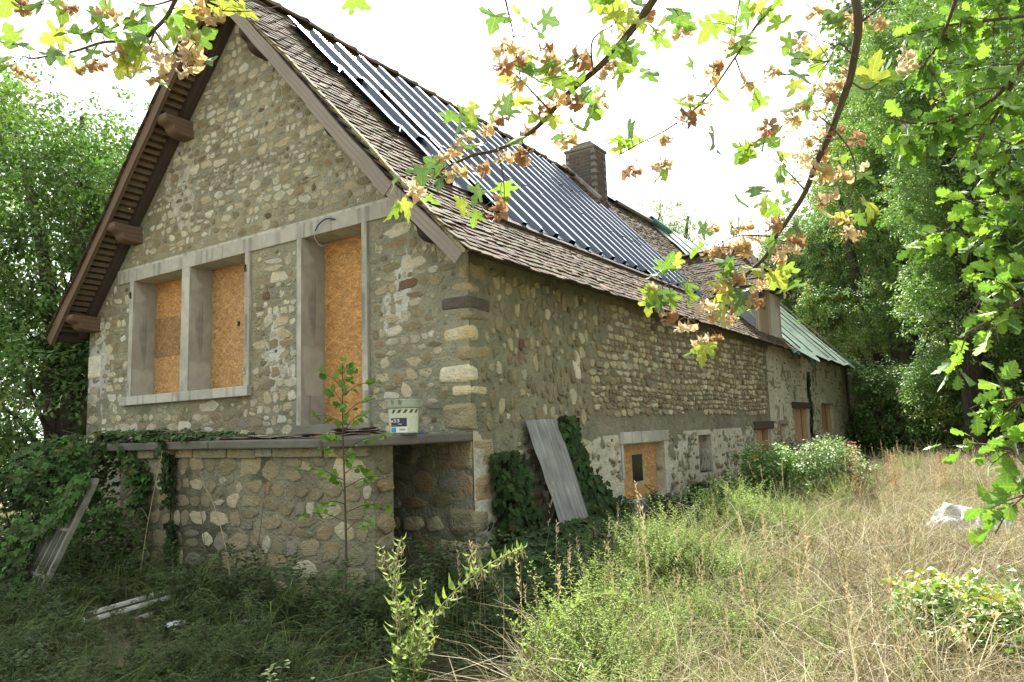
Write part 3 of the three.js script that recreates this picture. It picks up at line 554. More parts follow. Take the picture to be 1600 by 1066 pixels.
{ // chimney
  const r = RNG(51), ch = new THREE.Group(); ch.name = 'chimney'; house.add(ch);
  const x0 = -3.74, x1 = -2.98, z0 = -8.9, z1 = -9.5, y0 = 6.3, y1 = 7.92;
  mesh('chimney_core', box(x0, x1, y0, y1, z0, z1, 0.004), mat('chimney_mortar', [0.26, 0.25, 0.23], { map: T.patch, bump: T.grain, bs: 0.01 }), ch);
  const BM = [[0.095, 0.075, 0.068], [0.08, 0.07, 0.066], [0.115, 0.088, 0.078], [0.075, 0.073, 0.07]].map((c, i) => mat('brick_' + i, c, { map: T.stone, bump: T.grain, bs: 0.01 }));
  const bw = 0.178, bh = 0.066, gg = new RoundedBoxGeometry(bw, bh, 0.03, 1, 0.006), gs = metric(gg);
  for (let k = 0; y0 + 0.2 + k * 0.079 < y1 - 0.04; k++) {
    const y = y0 + 0.2 + k * 0.079;
    for (let q = -1; q < 5; q++) { const x = x0 + (q + 0.5 + (k % 2) * 0.5) * 0.19; if (x < x0 + 0.05 || x > x1 - 0.05 || y < 7.5 - (x + 3.6) * 1.1 - 0.1) continue; const o = mesh('brick', gs, BM[Math.floor(r() * 4)], ch); o.position.set(clamp(x, x0 + 0.088, x1 - 0.084), y, z0 - 0.008 + rr(r, 0, 0.004)); }
    for (let q = 0; q < 4; q++) { const z = z0 - (q + 0.5 - (k % 2) * 0.5) * 0.19; if (z > z0 - 0.05 || z < z1 + 0.05) continue; const o = mesh('brick', gs, BM[Math.floor(r() * 4)], ch); o.position.set(x1 - 0.008 + rr(r, 0, 0.004), y, z); o.rotation.y = Math.PI / 2; }
  }
  mesh('crown', roughen(merge([box(x0 - 0.03, x1 + 0.03, y1, y1 + 0.07, z0 + 0.03, z1 - 0.03, 0.02), box(x0 + 0.08, x1 - 0.1, y1 + 0.06, y1 + 0.17, z0 - 0.08, z1 + 0.08, 0.03), box(x0 + 0.14, x1 - 0.16, y1 + 0.15, y1 + 0.24, z0 - 0.12, z1 + 0.12, 0.03)]), 0.025, 6, 3), mat('chimney_cap', [0.22, 0.2, 0.17], { map: T.patch, bump: T.grain, bs: 0.02 }), ch);
  const d = roofDir(0.1), ny = V().crossVectors(V(0, 0, 1), d), a = V(-3.85, 7.62, z0 + 0.03), b = V(-2.9, 6.6, z0 + 0.03);
  mesh('flashing', roughen(beam(a.clone().addScaledVector(ny, 0.05), b.clone().addScaledVector(ny, 0.05), 0.07, 0.13, ny, 0.02), 0.012, 5), mat('grey_fillet', [0.34, 0.33, 0.31], { map: T.patch }), ch);
}
{ // dormer
  const dm = new THREE.Group(); dm.name = 'dormer'; house.add(dm);
  const z0 = -10.25, z1 = -12.25, zc = (z0 + z1) / 2, yb = 3.38, ye = 4.5;
  const plaster = mat('white_plaster', [0.66, 0.64, 0.6], { map: rep(T.patch, 0.5), bump: T.grain, bs: 0.01 });
  const zinc = mat('zinc_cheek', [0.34, 0.37, 0.42], { metal: 0.5, rough: 0.5, map: rep(T.patch, 0.5) });
  const cheek = (z, m, t) => { const s = new THREE.Shape([[0.0, yb - 0.3], [0.0, ye], [-1.1, ye]].map(([x, y]) => new THREE.Vector2(x, y))); const g = new THREE.ExtrudeGeometry(s, { depth: t, bevelEnabled: false }); g.translate(0, 0, z); return mesh('cheek', metric(g), m, dm); };
  cheek(z0 - 0.12, zinc, 0.1); cheek(z1 + 0.02, plaster, 0.1);
  const pw = 0.14; for (const z of [z0, zc + 0.1, z1 + pw]) mesh('post', roughen(box(0.0, 0.075, yb - 0.12, ye, z, z - pw, 0.012), 0.008, 6, 2), mat('bleached_post', [0.4, 0.34, 0.26], { map: rep(T.wood, 2, 0.7), bump: rep(T.woodBump, 3, 0.7), bs: 0.006 }), dm);
  mesh('panel', box(-0.02, 0.055, yb - 0.1, ye, zc - 0.04, z1 + pw, 0.004), plaster, dm);
  mesh('sash', box(-0.02, 0.05, yb - 0.1, ye - 0.5, z0 - pw, zc + 0.1, 0.004), mat('sash_wood', [0.34, 0.26, 0.17], { map: rep(T.wood, 2, 0.7) }), dm);
  mesh('pane', box(0.0, 0.012, ye - 0.49, ye - 0.02, z0 - pw, zc + 0.1, 0), paneGlass, dm);
  // hipped roof of small tiles
  const r = RNG(61), ex = 0.2, A = V(0.3, ye - 0.04, z0 + ex), B = V(0.3, ye - 0.04, z1 - ex), C = V(-1.75, ye - 0.04, z0 + ex), D = V(-1.75, ye - 0.04, z1 - ex), H = V(-0.5, ye + 0.98, zc), K = V(-2.55, ye + 0.98, zc), C2 = V(-2.3, ye - 0.04, z0 + ex), D2 = V(-2.3, ye - 0.04, z1 - ex);
  const face = (...p) => { const pos = p.flatMap((q) => [q.x, q.y, q.z]); return tris(pos, p.length === 3 ? [0, 1, 2] : [0, 1, 2, 0, 2, 3]); };
  mesh('dormer_roof', metric(merge([face(A, H, K, C2), face(B, D2, K, H), face(A, B, H), face(A, C2, D2, B)])), deckMat, dm);
  const list = [];
  const cover = (a, b, t0, t1) => { // a-b eave, t0-t1 top
    const e = V().subVectors(b, a), L = e.length(); e.normalize(); const up = t0.clone().sub(a); up.addScaledVector(e, -up.dot(e)); const Hh = up.length(); up.normalize(); const n = V().crossVectors(e, up); if (n.y < 0) n.negate();
    for (let k = 0; k * 0.1 < Hh; k++) for (let q = 0; q * 0.165 < L; q++) {
      const f = k * 0.1 / Hh, u = q * 0.165 + (k % 2) * 0.08, lo = lerp(0, t0.clone().sub(a).dot(e), f), hi = lerp(L, t1.clone().sub(a).dot(e), f); if (u < lo - 0.05 || u > hi + 0.05) continue;
      const P = a.clone().addScaledVector(e, u).addScaledVector(up, k * 0.1 + 0.08).addScaledVector(n, 0.03 + rr(r, 0, 0.01)), dx = up.clone().negate().addScaledVector(n, 0.07).addScaledVector(e, rr(r, -0.05, 0.05)).normalize(), ez = e.clone().addScaledVector(dx, -e.dot(dx)).normalize();
      list.push({ m: M4().makeBasis(dx, V().crossVectors(ez, dx), ez).setPosition(P), c: new THREE.Color().setRGB(...TT[Math.floor(r() * 4)].map((v) => v * rr(r, 0.6, 1.1))) });
    }
  };
  cover(A, C2, H, K); cover(A, B, H, H); cover(D2, B, K, H);
  instanced('dormer_tiles', tileGeo[0], tileAny, list, dm);
  mesh('hip', tube([A.clone().addScaledVector(V(0, 1, 0), 0.05), H.clone().add(V(0, 0.05, 0)), K.clone().add(V(0, 0.05, 0))].map((v) => [v.x, v.y, v.z]), 0.06, 0.06, 6, 30), tileMats[2], dm);
}

// ---------------------------------------------------------------- the landing before the gable
const terrace = thing('stone_landing', 'raised stone landing with dark concrete slab before the boarded gable door', 'landing');
const SLAB = 1.53;
{
  const r = RNG(71);
  const wallTex = tex(1024, 512, (u, v) => {
    const x = u * 4.4, y = v * 1.7, a = fbm(x * 2.2, y * 2.2, 0, 601, 5), b = fbm(x * 14, y * 14, 0, 607, 3), m = smooth(0.52, 0.64, fbm(x * 1.6 + 9, y * 1.3, 0, 613, 5) + (y < 0.6 ? 0.05 : 0)), k = 0.7 + 0.6 * (a - 0.5) + 0.4 * (b - 0.5);
    return [lerp(0.27, 0.13, m) * k, lerp(0.255, 0.13, m) * k, lerp(0.16, 0.066, m) * k];
  });
  const wm = mat('landing_mortar', [1, 1, 1], { map: wallTex, bump: rep(T.grain, 5, 2), bs: 0.04, rough: 0.95 });
  const g = norm(merge([box(-4.12, -0.2, -0.3, 1.45, 0.88, 1.11, 0), box(-4.12, -3.85, -0.3, 1.45, 0, 0.88, 0)])); const p = g.attributes.position, uv = g.attributes.uv; for (let i = 0; i < p.count; i++) uv.setXY(i, (p.getX(i) + 4.2 + p.getZ(i) - 1.1) / 4.4, (p.getY(i) + 0.3) / 1.8);
  const front = mesh('front_wall', g, wm, terrace);
  const st = layRows(r, -4.1, -0.02, -0.1, 1.33, 0.12, 0.25, [0.7, 2.0], 0.024, (a, b, c, d) => a > -4.12 && b < -0.22, 0.05, 0.03);
  wedge(r, st, 2500, -4.1, -0.03, 0, 1.34, 0.05, 0.11, (a, b) => a > -4.12 && b < -0.22);
  setStones(r, st, (u, v) => place(u, v, 1.108), front, 300, () => [['cream', 2.2], ['mud', 4], ['olive', 4.5], ['tan', 0.6], ['pale', 1.2], ['grey', 0.6]], [0.008, 0.022]);
  const en = layRows(r, -1.1, -0.9, -0.1, 1.36, 0.1, 0.2, [1.6, 2.8], 0.012, () => true, 0.0, 0).slice(0, 9);
  setStones(r, en.map((s) => ({ ...s, u: -0.995, w: rr(r, 0.17, 0.21) })), (u, v) => place(-0.2, v, -u, 0, Math.PI / 2, 0), front, 30, () => [['olive', 2], ['tan', 2]], [0.02, 0.05]);
  // thin ledge stones under the slab
  for (let x = -4.1; x < -0.6;) { const w = rr(r, 0.25, 0.7); const b = roughen(new RoundedBoxGeometry(w - 0.015, 0.085, 0.3, 2, 0.012), 0.014, 7, Math.floor(x * 7 + 99)); b.translate(x + w / 2, 1.40, 1.0 + rr(r, 0, 0.02)); mesh('ledge_stone', metric(b), stoneMats[pick(r, [['olive', 3], ['tan', 1], ['grey', 1]])], terrace); x += w; }
  const slabMat = mat('black_crusted_concrete', [0.155, 0.15, 0.13], { map: rep(T.patch, 0.7), bump: T.grain, bs: 0.012 });
  for (const [a, b] of [[-4.2, -2.32], [-2.31, -0.7], [-0.69, 0.012]]) { const s = roughen(metric(new RoundedBoxGeometry(b - a, 0.085, 1.223, 4, 0.02).translate((a + b) / 2, SLAB - 0.0425, 0.6235)), 0.014, 3, 5); mesh('slab', s, slabMat, terrace); }
}
// things lying on the slab ------------------------------------------
{
  const bk = thing('bucket', 'grubby white plastic bucket with blue label standing on the landing slab', 'bucket', [-0.05, SLAB + 0.002, 0.9]);
  bk.rotation.y = 0.5;
  const plast = mat('grubby_plastic', [0.5, 0.52, 0.43], { map: rep(tex(512, 512, (u, v) => { const a = fbm(u * 6, v * 3, 6, 651, 6), st = fbm(u * 26, v * 3, 26, 655, 4); let k = 0.72 + 0.4 * (a - 0.5); const d = smooth(0.52, 0.68, 0.5 * a + 0.5 * st); return [lerp(0.85, 0.32, d) * k, lerp(0.9, 0.36, d) * k, lerp(0.78, 0.3, d) * k]; }), 1), rough: 0.45 });
  const lat = (pts, m, n) => mesh(n, new THREE.LatheGeometry(pts.map(([x, y]) => new THREE.Vector2(x, y)), 40), m, bk);
  lat([[0, 0.004], [0.118, 0.004], [0.124, 0.012], [0.136, 0.235], [0.13, 0.235]], plast, 'tub');
  lat([[0.139, 0.222], [0.15, 0.224], [0.15, 0.285], [0.145, 0.291], [0.136, 0.292], [0.132, 0.284], [0, 0.282]], plast, 'lid');
  for (let i = 0; i < 26; i++) { const a = i / 26 * 6.283, o = mesh('lid_rib', new THREE.BoxGeometry(0.02, 0.012, 0.006), plast, bk); o.position.set(Math.cos(a) * 0.151, 0.283, Math.sin(a) * 0.151); o.rotation.y = -a + Math.PI / 2; }
  // wrap-around label, printed
  const c = document.createElement('canvas'); c.width = 512; c.height = 512; const x = c.getContext('2d');
  x.fillStyle = '#bcbfa6'; x.fillRect(0, 0, 512, 512);
  x.fillStyle = '#2b2f38'; for (let i = 0; i < 5; i++) { x.beginPath(); x.moveTo(120 + i * 85, 20); x.lineTo(160 + i * 85, 20); x.lineTo(125 + i * 85, 95); x.lineTo(82 + i * 85, 95); x.fill(); }
  x.fillStyle = '#1b2740'; x.fillRect(60, 200, 250, 180);
  x.fillStyle = '#d8d9cc'; x.font = 'bold 92px sans-serif'; x.fillText('u33', 52, 290); x.font = 'bold 36px sans-serif'; x.fillText('top', 180, 338); x.fillStyle = '#8fa4ad'; x.font = '28px sans-serif'; x.fillText('Contact', 62, 366);
  x.fillStyle = '#2f86b8'; x.beginPath(); x.moveTo(60, 410); x.lineTo(150, 398); x.lineTo(175, 500); x.lineTo(60, 500); x.fill(); x.fillStyle = '#d9dacd'; x.fillRect(150, 392, 165, 108); x.fillStyle = '#444'; for (let i = 0; i < 14; i++) x.fillRect(205 + i * 6, 425, i % 3 ? 3 : 5, 40);
  x.globalAlpha = 0.25; const rg = RNG(5); for (let i = 0; i < 130; i++) { x.fillStyle = rg() < 0.5 ? '#6d7464' : '#a5a88e'; x.fillRect(rg() * 512, rg() * 512, rr(rg, 2, 10), rr(rg, 15, 120)); }
  const lt = new THREE.CanvasTexture(c); lt.colorSpace = THREE.SRGBColorSpace;
  const lm = mat('printed_label', [1, 1, 1], { map: lt, rough: 0.5 });
  const lab = sheet(24, 2, (u, v) => { const a = 2.55 - u * 2.3, R = 0.1255 + 0.0118 * (v * 0.83 + 0.06) + 0.0012; return V(Math.cos(a) * R, 0.014 + v * 0.2, Math.sin(a) * R); });
  mesh('label', lab, lm, bk);
  // crumpled papers
  const pr = RNG(83), paper = mat('weathered_paper', [0.52, 0.49, 0.43], { map: rep(T.patch, 2), rough: 0.9 }), card = mat('wet_cardboard', [0.2, 0.15, 0.11], { map: T.patch });
  const crump = (w, d, amp, seed, m, y) => { const g = sheet(14, 9, (u, v) => V((u - 0.5) * w, y + amp * (n3(u * 4, v * 4, seed, seed) + 0.3 * Math.sin(u * 9 + seed)), (v - 0.5) * d), 0.006); return { g, m }; };
  const pp = thing('crumpled_papers', 'heap of crumpled pale papers on the slab just left of the bucket', 'papers', [-0.5, SLAB, 1.02]);
  for (let i = 0; i < 4; i++) { const { g, m } = crump(0.5 - i * 0.05, 0.24, 0.03, 90 + i, i % 2 ? card : paper, 0.004 + i * 0.014); const o = mesh('paper_sheet', g, m, pp); o.rotation.y = rr(pr, -0.3, 0.3); o.position.set(rr(pr, -0.05, 0.05), 0, rr(pr, -0.02, 0.02)); }
  const p2 = thing('plastic_sheet', 'flattened dark plastic sheet lying along the slab edge before the door', 'sheet', [-1.45, SLAB, 1.02]);
  for (let i = 0; i < 3; i++) { const { g, m } = crump(0.75, 0.3, 0.022, 120 + i, i === 1 ? paper : card, 0.003 + i * 0.006); const o = mesh('sheet_fold', g, m, p2); o.position.x = -0.35 + i * 0.4; }
  const leafLitter = thing('slab_debris', 'dead leaves and dirt strewn over the left half of the landing slab', 'debris', [0, 0, 0], null, 'stuff');
  { const r = RNG(99), list = []; for (let i = 0; i < 260; i++) list.push({ m: place(rr(r, -4.1, -1.6), SLAB + 0.006, rr(r, 0.15, 1.2), rr(r, -0.5, 0.5), r() * 6, rr(r, -0.5, 0.5), rr(r, 0.5, 1.2)), c: new THREE.Color().setRGB(rr(r, 0.08, 0.24), rr(r, 0.06, 0.13), rr(r, 0.04, 0.08)) }); instanced('dead_leaves', sheet(2, 2, (u, v) => V((u - 0.5) * 0.07 * Math.sin(Math.PI * (0.15 + 0.7 * v)), 0.02 * Math.abs(u - 0.5), (v - 0.5) * 0.09)), mat('dead_leaf', [1, 1, 1], { rough: 0.9 }), list, leafLitter); }
  const bs = mesh('blue_strip', roughen(box(0.0, 0.27, 0, 0.016, -0.022, 0.022, 0.004), 0.004, 8), mat('blue_plastic', [0.02, 0.07, 0.42], { rough: 0.4 })); bs.position.set(-0.33, SLAB + 0.002, 0.62); bs.rotation.y = -0.1;
  tag(bs, 'bright blue plastic strip lying on the slab right of the bucket', 'strip');
}
// corrugated sheet against the long wall -----------------------------
{
  const A = V(0.05, 1.63, -0.84), B = V(0.05, 1.645, -1.5), C = V(0.5, 0.40, -0.83), D = V(0.46, 0.47, -1.45);
  const n = V().subVectors(B, A).cross(V().subVectors(C, A)).normalize(); if (n.x < 0) n.negate();
  const g = sheet(72, 14, (u, v) => { const p = A.clone().lerp(B, u).lerp(C.clone().lerp(D, u), v); return p.addScaledVector(n, 0.011 * Math.sin(u * 2 * Math.PI * 9) + 0.008 * Math.sin(v * 3.1) + 0.006 * (u < 0.04 ? Math.sin(v * 21) : 0)).add(V(0, 0, 0.012 * fbm(v * 7, 2, 0, 31, 3) * (u < 0.02 ? 1 : 0))); }, 0.004);
  const m = mesh('corrugated_sheet', g, mat('weathered_fibre_cement', [0.30, 0.305, 0.285], { map: rep(tex(256, 512, (u, v) => { const a = fbm(u * 5, v * 8, 5, 701, 5), s = fbm(u * 30, v * 3, 30, 705, 3), k = 0.62 + 0.5 * (a - 0.5) + 0.55 * (s - 0.5); return [clamp(k), clamp(k * 1.0), clamp(k * 0.97)]; }), 1), bump: T.grain, bs: 0.006, rough: 0.8 }));
  tag(m, 'grey corrugated sheet leaning askew against the long stone wall amid ivy', 'sheet');
}
// old glazed frame leaning by the landing ------------------------------
{
  const t = thing('window_frame', 'old white wooden window frame leaning left of the landing, half overgrown', 'frame');
  const wm = mat('flaked_white_paint', [0.21, 0.22, 0.18], { map: rep(T.patch, 2), bump: T.grain, bs: 0.006 });
  const A = V(-3.72, 1.2, 1.8), B = V(-2.98, 1.24, 1.95), C = V(-4.3, -0.05, 2.15), D = V(-3.45, -0.05, 2.3); for (const q of [A, B, C, D]) { q.lerp(EYE, 0.06); q.y -= 0.06; }
  const n = V().subVectors(B, A).cross(V().subVectors(C, A)).normalize();
  const at = (u, v) => A.clone().lerp(B, u).lerp(C.clone().lerp(D, u), v);
  for (const u of [0.03, 0.5, 0.97]) mesh('stile', beam(at(u, 0), at(u, 1), u === 0.5 ? 0.04 : 0.065, 0.045, n, 0.006), wm, t);
  for (const u of [0.27, 0.73]) mesh('glazing_bar', beam(at(u, 0.02), at(u, 0.98), 0.024, 0.03, n, 0.004), wm, t);
  for (const v of [0.0, 0.34, 0.67, 0.98]) mesh('rail', beam(at(0, v), at(1, v), v === 0 || v > 0.9 ? 0.07 : 0.028, 0.04, n, 0.004), wm, t);
  mesh('pane', sheet(1, 1, (u, v) => at(0.05 + 0.9 * u, 0.03 + 0.3 * v)), paneGlass, t);
}
// broken white frames on the ground ------------------------------------
{
  const wm = mat('white_painted_lath', [0.62, 0.61, 0.58], { map: rep(T.concrete, 2), rough: 0.6 }), end = mat('raw_broken_wood', [0.3, 0.2, 0.13], { map: T.wood });
  const lath = (label, a, b, w) => { const t = thing('white_lath', label, 'lath'); mesh('bar', roughen(merge([beam(a, b, w, 0.022, V(0, 1, 0), 0.003), beam(a.clone().add(V(0, 0.015, 0.008)), b.clone().add(V(0, 0.015, 0.008)), w * 0.3, 0.016, V(0, 1, 0), 0.004)]), 0.003, 9), wm, t); const d = V().subVectors(b, a).normalize(); mesh('broken_end', roughen(beam(a.clone().addScaledVector(d, -0.035), a.clone().addScaledVector(d, 0.0), w * 0.9, 0.033, V(0, 1, 0), 0), 0.01, 40), end, t); };
  lath('longest white painted lath lying on the ground before the landing', V(-2.27, 0.14, 2.3), V(-1.98, 0.27, 1.5), 0.042);
  lath('short white lath end, leftmost of the broken pieces on the ground', V(-2.26, 0.1, 2.36), V(-2.05, 0.08, 2.46), 0.05);
  lath('white lath lying just in front of the longest one', V(-2.05, 0.14, 2.36), V(-1.82, 0.24, 1.66), 0.036);
  lath('thin white lath sticking out of the weeds, rightmost of the broken pieces', V(-1.72, 0.14, 2.2), V(-1.55, 0.22, 1.8), 0.04);
  const r = RNG(321), sm = mat('pale_shard', [0.5, 0.5, 0.47], { rough: 0.7 });
  for (const [x, z, lab] of [[-1.15, 2.25, 'pale crumpled plastic scrap among the weeds right of the white laths'], [-0.72, 1.95, 'pale scrap half hidden in weeds before the landing middle']]) { const s = mesh('plastic_scrap', sheet(6, 5, (u, v) => V((u - 0.5) * 0.16, 0.05 * n3(u * 3 + x * 9, v * 3, x, 7), (v - 0.5) * 0.11), 0.003), sm); s.position.set(x, groundY(x, z) + 0.07, z); s.rotation.y = r() * 3; tag(s, lab, 'scrap'); }
}
// plastic bag in the dry grass -----------------------------------------
{
  const g = new THREE.SphereGeometry(0.5, 120, 80), p = g.attributes.position;
  for (let i = 0; i < p.count; i++) {
    let x = p.getX(i) * 0.98, y = p.getY(i) * 0.74, z = p.getZ(i) * 0.8;
    const f = 0.2 * (Math.abs(n3(x * 3.4, y * 3.4, z * 3.4, 41) - 0.5) * 2) + 0.2 * (0.5 - Math.abs(n3(x * 7, y * 7, z * 7, 47) - 0.5) * 3.5) + 0.08 * (0.5 - Math.abs(n3(x * 17, y * 17, z * 17, 49) - 0.5) * 3.5) + 0.12 * (n3(x * 2, y * 2, z * 2, 53) - 0.5);
    const k = 0.95 - f * 0.9 + 0.06; y = y > 0.18 ? y + 0.12 * Math.max(0, 1 - Math.hypot(x + 0.2, z) * 3) : y; p.setXYZ(i, x * k, Math.max(y * k, -0.16), z * k);
  }
  g.computeVertexNormals();
  const b = mesh('plastic_bag', g, mat('white_plastic_film', [0.5, 0.52, 0.56], { rough: 0.38, tr: 0.25, map: rep(T.concrete, 2) })); b.position.set(3.74, 0.16, -3.85); b.rotation.y = 0.6; b.scale.set(1.05, 0.95, 1.05);
  tag(b, 'full white plastic bag lying in the dry grass at right', 'bag');
}
// tarpaulins on the roof -----------------------------------------------
{
  const up = (d) => V().crossVectors(V(0, 0, 1), d);
  const t = thing('green_tarpaulin', 'pale green tarpaulin battened over the far end of the tiled roof', 'tarpaulin');
  const tm = mat('pale_green_sheet', [0.36, 0.47, 0.41], { rough: 0.28, map: rep(tex(512, 512, (u, v) => { const a = fbm(u * 5, v * 9, 5, 751, 5), k = 0.75 + 0.45 * (a - 0.5); return [clamp(k * 0.95), clamp(k), clamp(k * 0.97)]; }), 1), bump: T.grain, bs: 0.03 });
  const Z0 = -12.35, Z1 = -20.6;
  const surf = (s, z, o) => { const d = roofDir(Math.min(s, LS)), P = onRoof(Math.min(s, LS)); if (s > LS) P.addScaledVector(d, s - LS); P.addScaledVector(up(d), o); P.z = z; return P; };
  mesh('tarpaulin_sheet', sheet(80, 40, (u, v) => { const z = lerp(Z0, Z1, u), s = lerp(0.1, LS + 0.05 + 0.28 * (u < 0.25 ? smooth(0.0, 0.1, u) * (1 - smooth(0.12, 0.25, u)) : 0) + 0.06 * Math.sin(u * 21), v); return surf(s, z, 0.07 + 0.1 * (n3(u * 22, v * 9, 1, 61) - 0.5) + 0.05 * Math.abs(n3(u * 9, v * 16, 4, 63) - 0.5) * 2); }, 0.004), tm, t);
  for (let k = 0; k <= 5; k++) { const z = lerp(Z0 - 0.1, Z1 + 0.15, k / 5) + 0.3 * Math.sin(k * 2.2); mesh('batten', beam(surf(0.3, z, 0.125), surf(LS - 0.02, z - 0.05, 0.12), 0.045, 0.03, up(roofDir(1)), 0), k % 3 ? greyWood : darkWood, t); }
  const fold = sheet(12, 8, (u, v) => surf(LS - 0.25 + 0.45 * v, lerp(-20.2, -20.95, u), 0.14 + 0.14 * n3(u * 4, v * 4, 3, 9)), 0.006);
  mesh('bunched_corner', fold, mat('dark_green_sheet', [0.015, 0.16, 0.11], { rough: 0.4 }), t);
  mesh('loose_hem', sheet(30, 4, (u, v) => { const z = lerp(-11.6, -14.0, u); const P = surf(LS - 0.02, z, 0.05); P.x += 0.06 * v; P.y -= (0.1 + 0.2 * smooth(0.3, 0.95, u)) * v + 0.03 * Math.sin(u * 30) * v; return P; }, 0.004), mat('teal_hem', [0.07, 0.2, 0.17], { rough: 0.5 }), t);
  const rt = thing('ridge_sheet', 'pale plastic sheet weighted along the ridge just past the chimney', 'sheet');
  mesh('cover', sheet(50, 14, (u, v) => { const z = lerp(-9.75, -13.4, u), s = lerp(-0.14, 0.62 + 0.06 * Math.sin(u * 9), v); const P = s < 0 ? V(-3.6 + s * 0.8, 7.42 + s * 0.3, z) : surf(s, z, 0.12 + 0.02 * n3(u * 12, v * 4, 2, 5)); if (s < 0.2 && s >= 0) P.y += 0.05 * (1 - s / 0.2); return P; }, 0.004), mat('pale_film', [0.52, 0.56, 0.58], { rough: 0.25, tr: 0.2 }), rt);
  mesh('weight_batten', tube([surf(0.68, -10.1, 0.13), surf(0.7, -11.4, 0.13), surf(0.72, -12.2, 0.13)], 0.05, 0.05, 8), greyWood, rt);
  mesh('rolled_end', tube([surf(0.6, -12.3, 0.16), surf(0.85, -13.1, 0.16), surf(0.75, -13.5, 0.15)], 0.09, 0.06, 8), mat('green_roll', [0.1, 0.24, 0.2], { rough: 0.4 }), rt);
}

// ---------------------------------------------------------------- leaves and twigs
const leafMat = (name, rgb, tr = 0.45, rough = 0.55, o = {}) => mat(name, rgb, { tr, rough: 1, ...o, ...(rough ? {} : {}) });
// a thin leaf of four triangles from o, along direction d, with face normal n
function leafInto(A, o, d, n, l, w, fold = 0.25, droop = 0.15, c) {
  const s = V().crossVectors(d, n), b = A.pos.length / 3;
  const P = (u, a, h) => { const q = o.clone().addScaledVector(d, l * u).addScaledVector(s, w * a).addScaledVector(n, h * w - droop * l * u * u); A.pos.push(q.x, q.y, q.z); A.uv.push(u, a + 0.5); if (c) A.col.push(...c); };
  P(0, 0, 0); P(0.42, -0.5, fold); P(0.5, 0, 0); P(0.42, 0.5, fold); P(1, 0, 0);
  A.idx.push(b, b + 2, b + 1, b, b + 3, b + 2, b + 1, b + 2, b + 4, b + 2, b + 3, b + 4);
}
const acc = () => ({ pos: [], uv: [], idx: [], col: [] });
function finish(A) { const g = tris(A.pos, A.idx, A.uv); if (A.col.length) g.setAttribute('color', new THREE.Float32BufferAttribute(A.col, 3)); return g; }
function rdir(r, up = 0) { const v = V(rr(r, -1, 1), rr(r, -1, 1) + up, rr(r, -1, 1)); return v.lengthSq() < 1e-3 ? V(0, 1, 0) : v.normalize(); }
function twig(seed, n, L, l, w, flat = 0.5) {   // a spray of leaves about a shoot of length L along +x
  const r = RNG(seed), A = acc();
  for (let i = 0; i < n; i++) {
    const t = (i + 0.5) / n, a = i * 2.4 + rr(r, -0.4, 0.4), d = V(0.35 + rr(r, 0, 0.5), Math.cos(a) * flat - 0.15, Math.sin(a)).normalize(), nn = V(rr(r, -0.4, 0.4), 1, rr(r, -0.5, 0.5)); nn.addScaledVector(d, -nn.dot(d)).normalize();
    const o = V(L * (t - 0.4), 0.12 * L * Math.sin(t * 5 + seed), 0.12 * L * Math.sin(t * 4 + seed * 2)).addScaledVector(d, l * 0.35);
    leafInto(A, o, d, nn, l * rr(r, 0.7, 1.15), w * rr(r, 0.8, 1.15), 0.2, 0.18);
  }
  // the shoot itself
  const b = A.pos.length / 3; A.pos.push(-0.4 * L, 0.004, 0, 0.6 * L, 0, 0.0, -0.4 * L, -0.004, 0.004); A.uv.push(0, 0, 0, 0, 0, 0); A.idx.push(b, b + 1, b + 2);
  return finish(A);
}
function randQ(r, droop = 0.3) { const q = new THREE.Quaternion().setFromEuler(new THREE.Euler(rr(r, -0.6, 0.6), r() * 6.283, rr(r, -0.7, 0.5) - droop, 'YXZ')); return q; }
const TW = { mid: [twig(1, 15, 0.5, 0.105, 0.06), twig(2, 15, 0.5, 0.1, 0.065), twig(3, 13, 0.45, 0.1, 0.055)], big: [twig(4, 22, 0.95, 0.17, 0.1), twig(5, 22, 0.95, 0.16, 0.1), twig(6, 20, 0.9, 0.17, 0.095)], small: [twig(7, 16, 0.36, 0.06, 0.035), twig(8, 16, 0.36, 0.055, 0.035)], huge: [twig(9, 26, 1.6, 0.3, 0.19), twig(10, 26, 1.6, 0.3, 0.19)] };
const barkTex = tex(256, 512, (u, v) => { const a = fbm(u * 14, v * 5, 5, 801, 5), k = 0.45 + 0.9 * Math.abs(a - 0.5) * 2; return [clamp(k), clamp(k * 0.97), clamp(k * 0.9)]; });
const bark = mat('bark', [0.14, 0.115, 0.085], { map: barkTex, bump: rep(T.woodBump, 3), bs: 0.03, rough: 0.95 });
const mossBark = mat('mossy_bark', [0.085, 0.08, 0.05], { map: barkTex, bump: rep(T.woodBump, 3), bs: 0.03, rough: 0.95 });
const GREEN = {};
for (const [k, c] of Object.entries({ deep: [0.07, 0.155, 0.025], mid: [0.112, 0.225, 0.032], fresh: [0.16, 0.29, 0.04], pale: [0.2, 0.31, 0.085], olive: [0.16, 0.18, 0.04], ivy: [0.03, 0.058, 0.015] })) GREEN[k] = c;
const foliage = mat('foliage', [1, 1, 1], { tr: 0.5, rough: 0.75 });
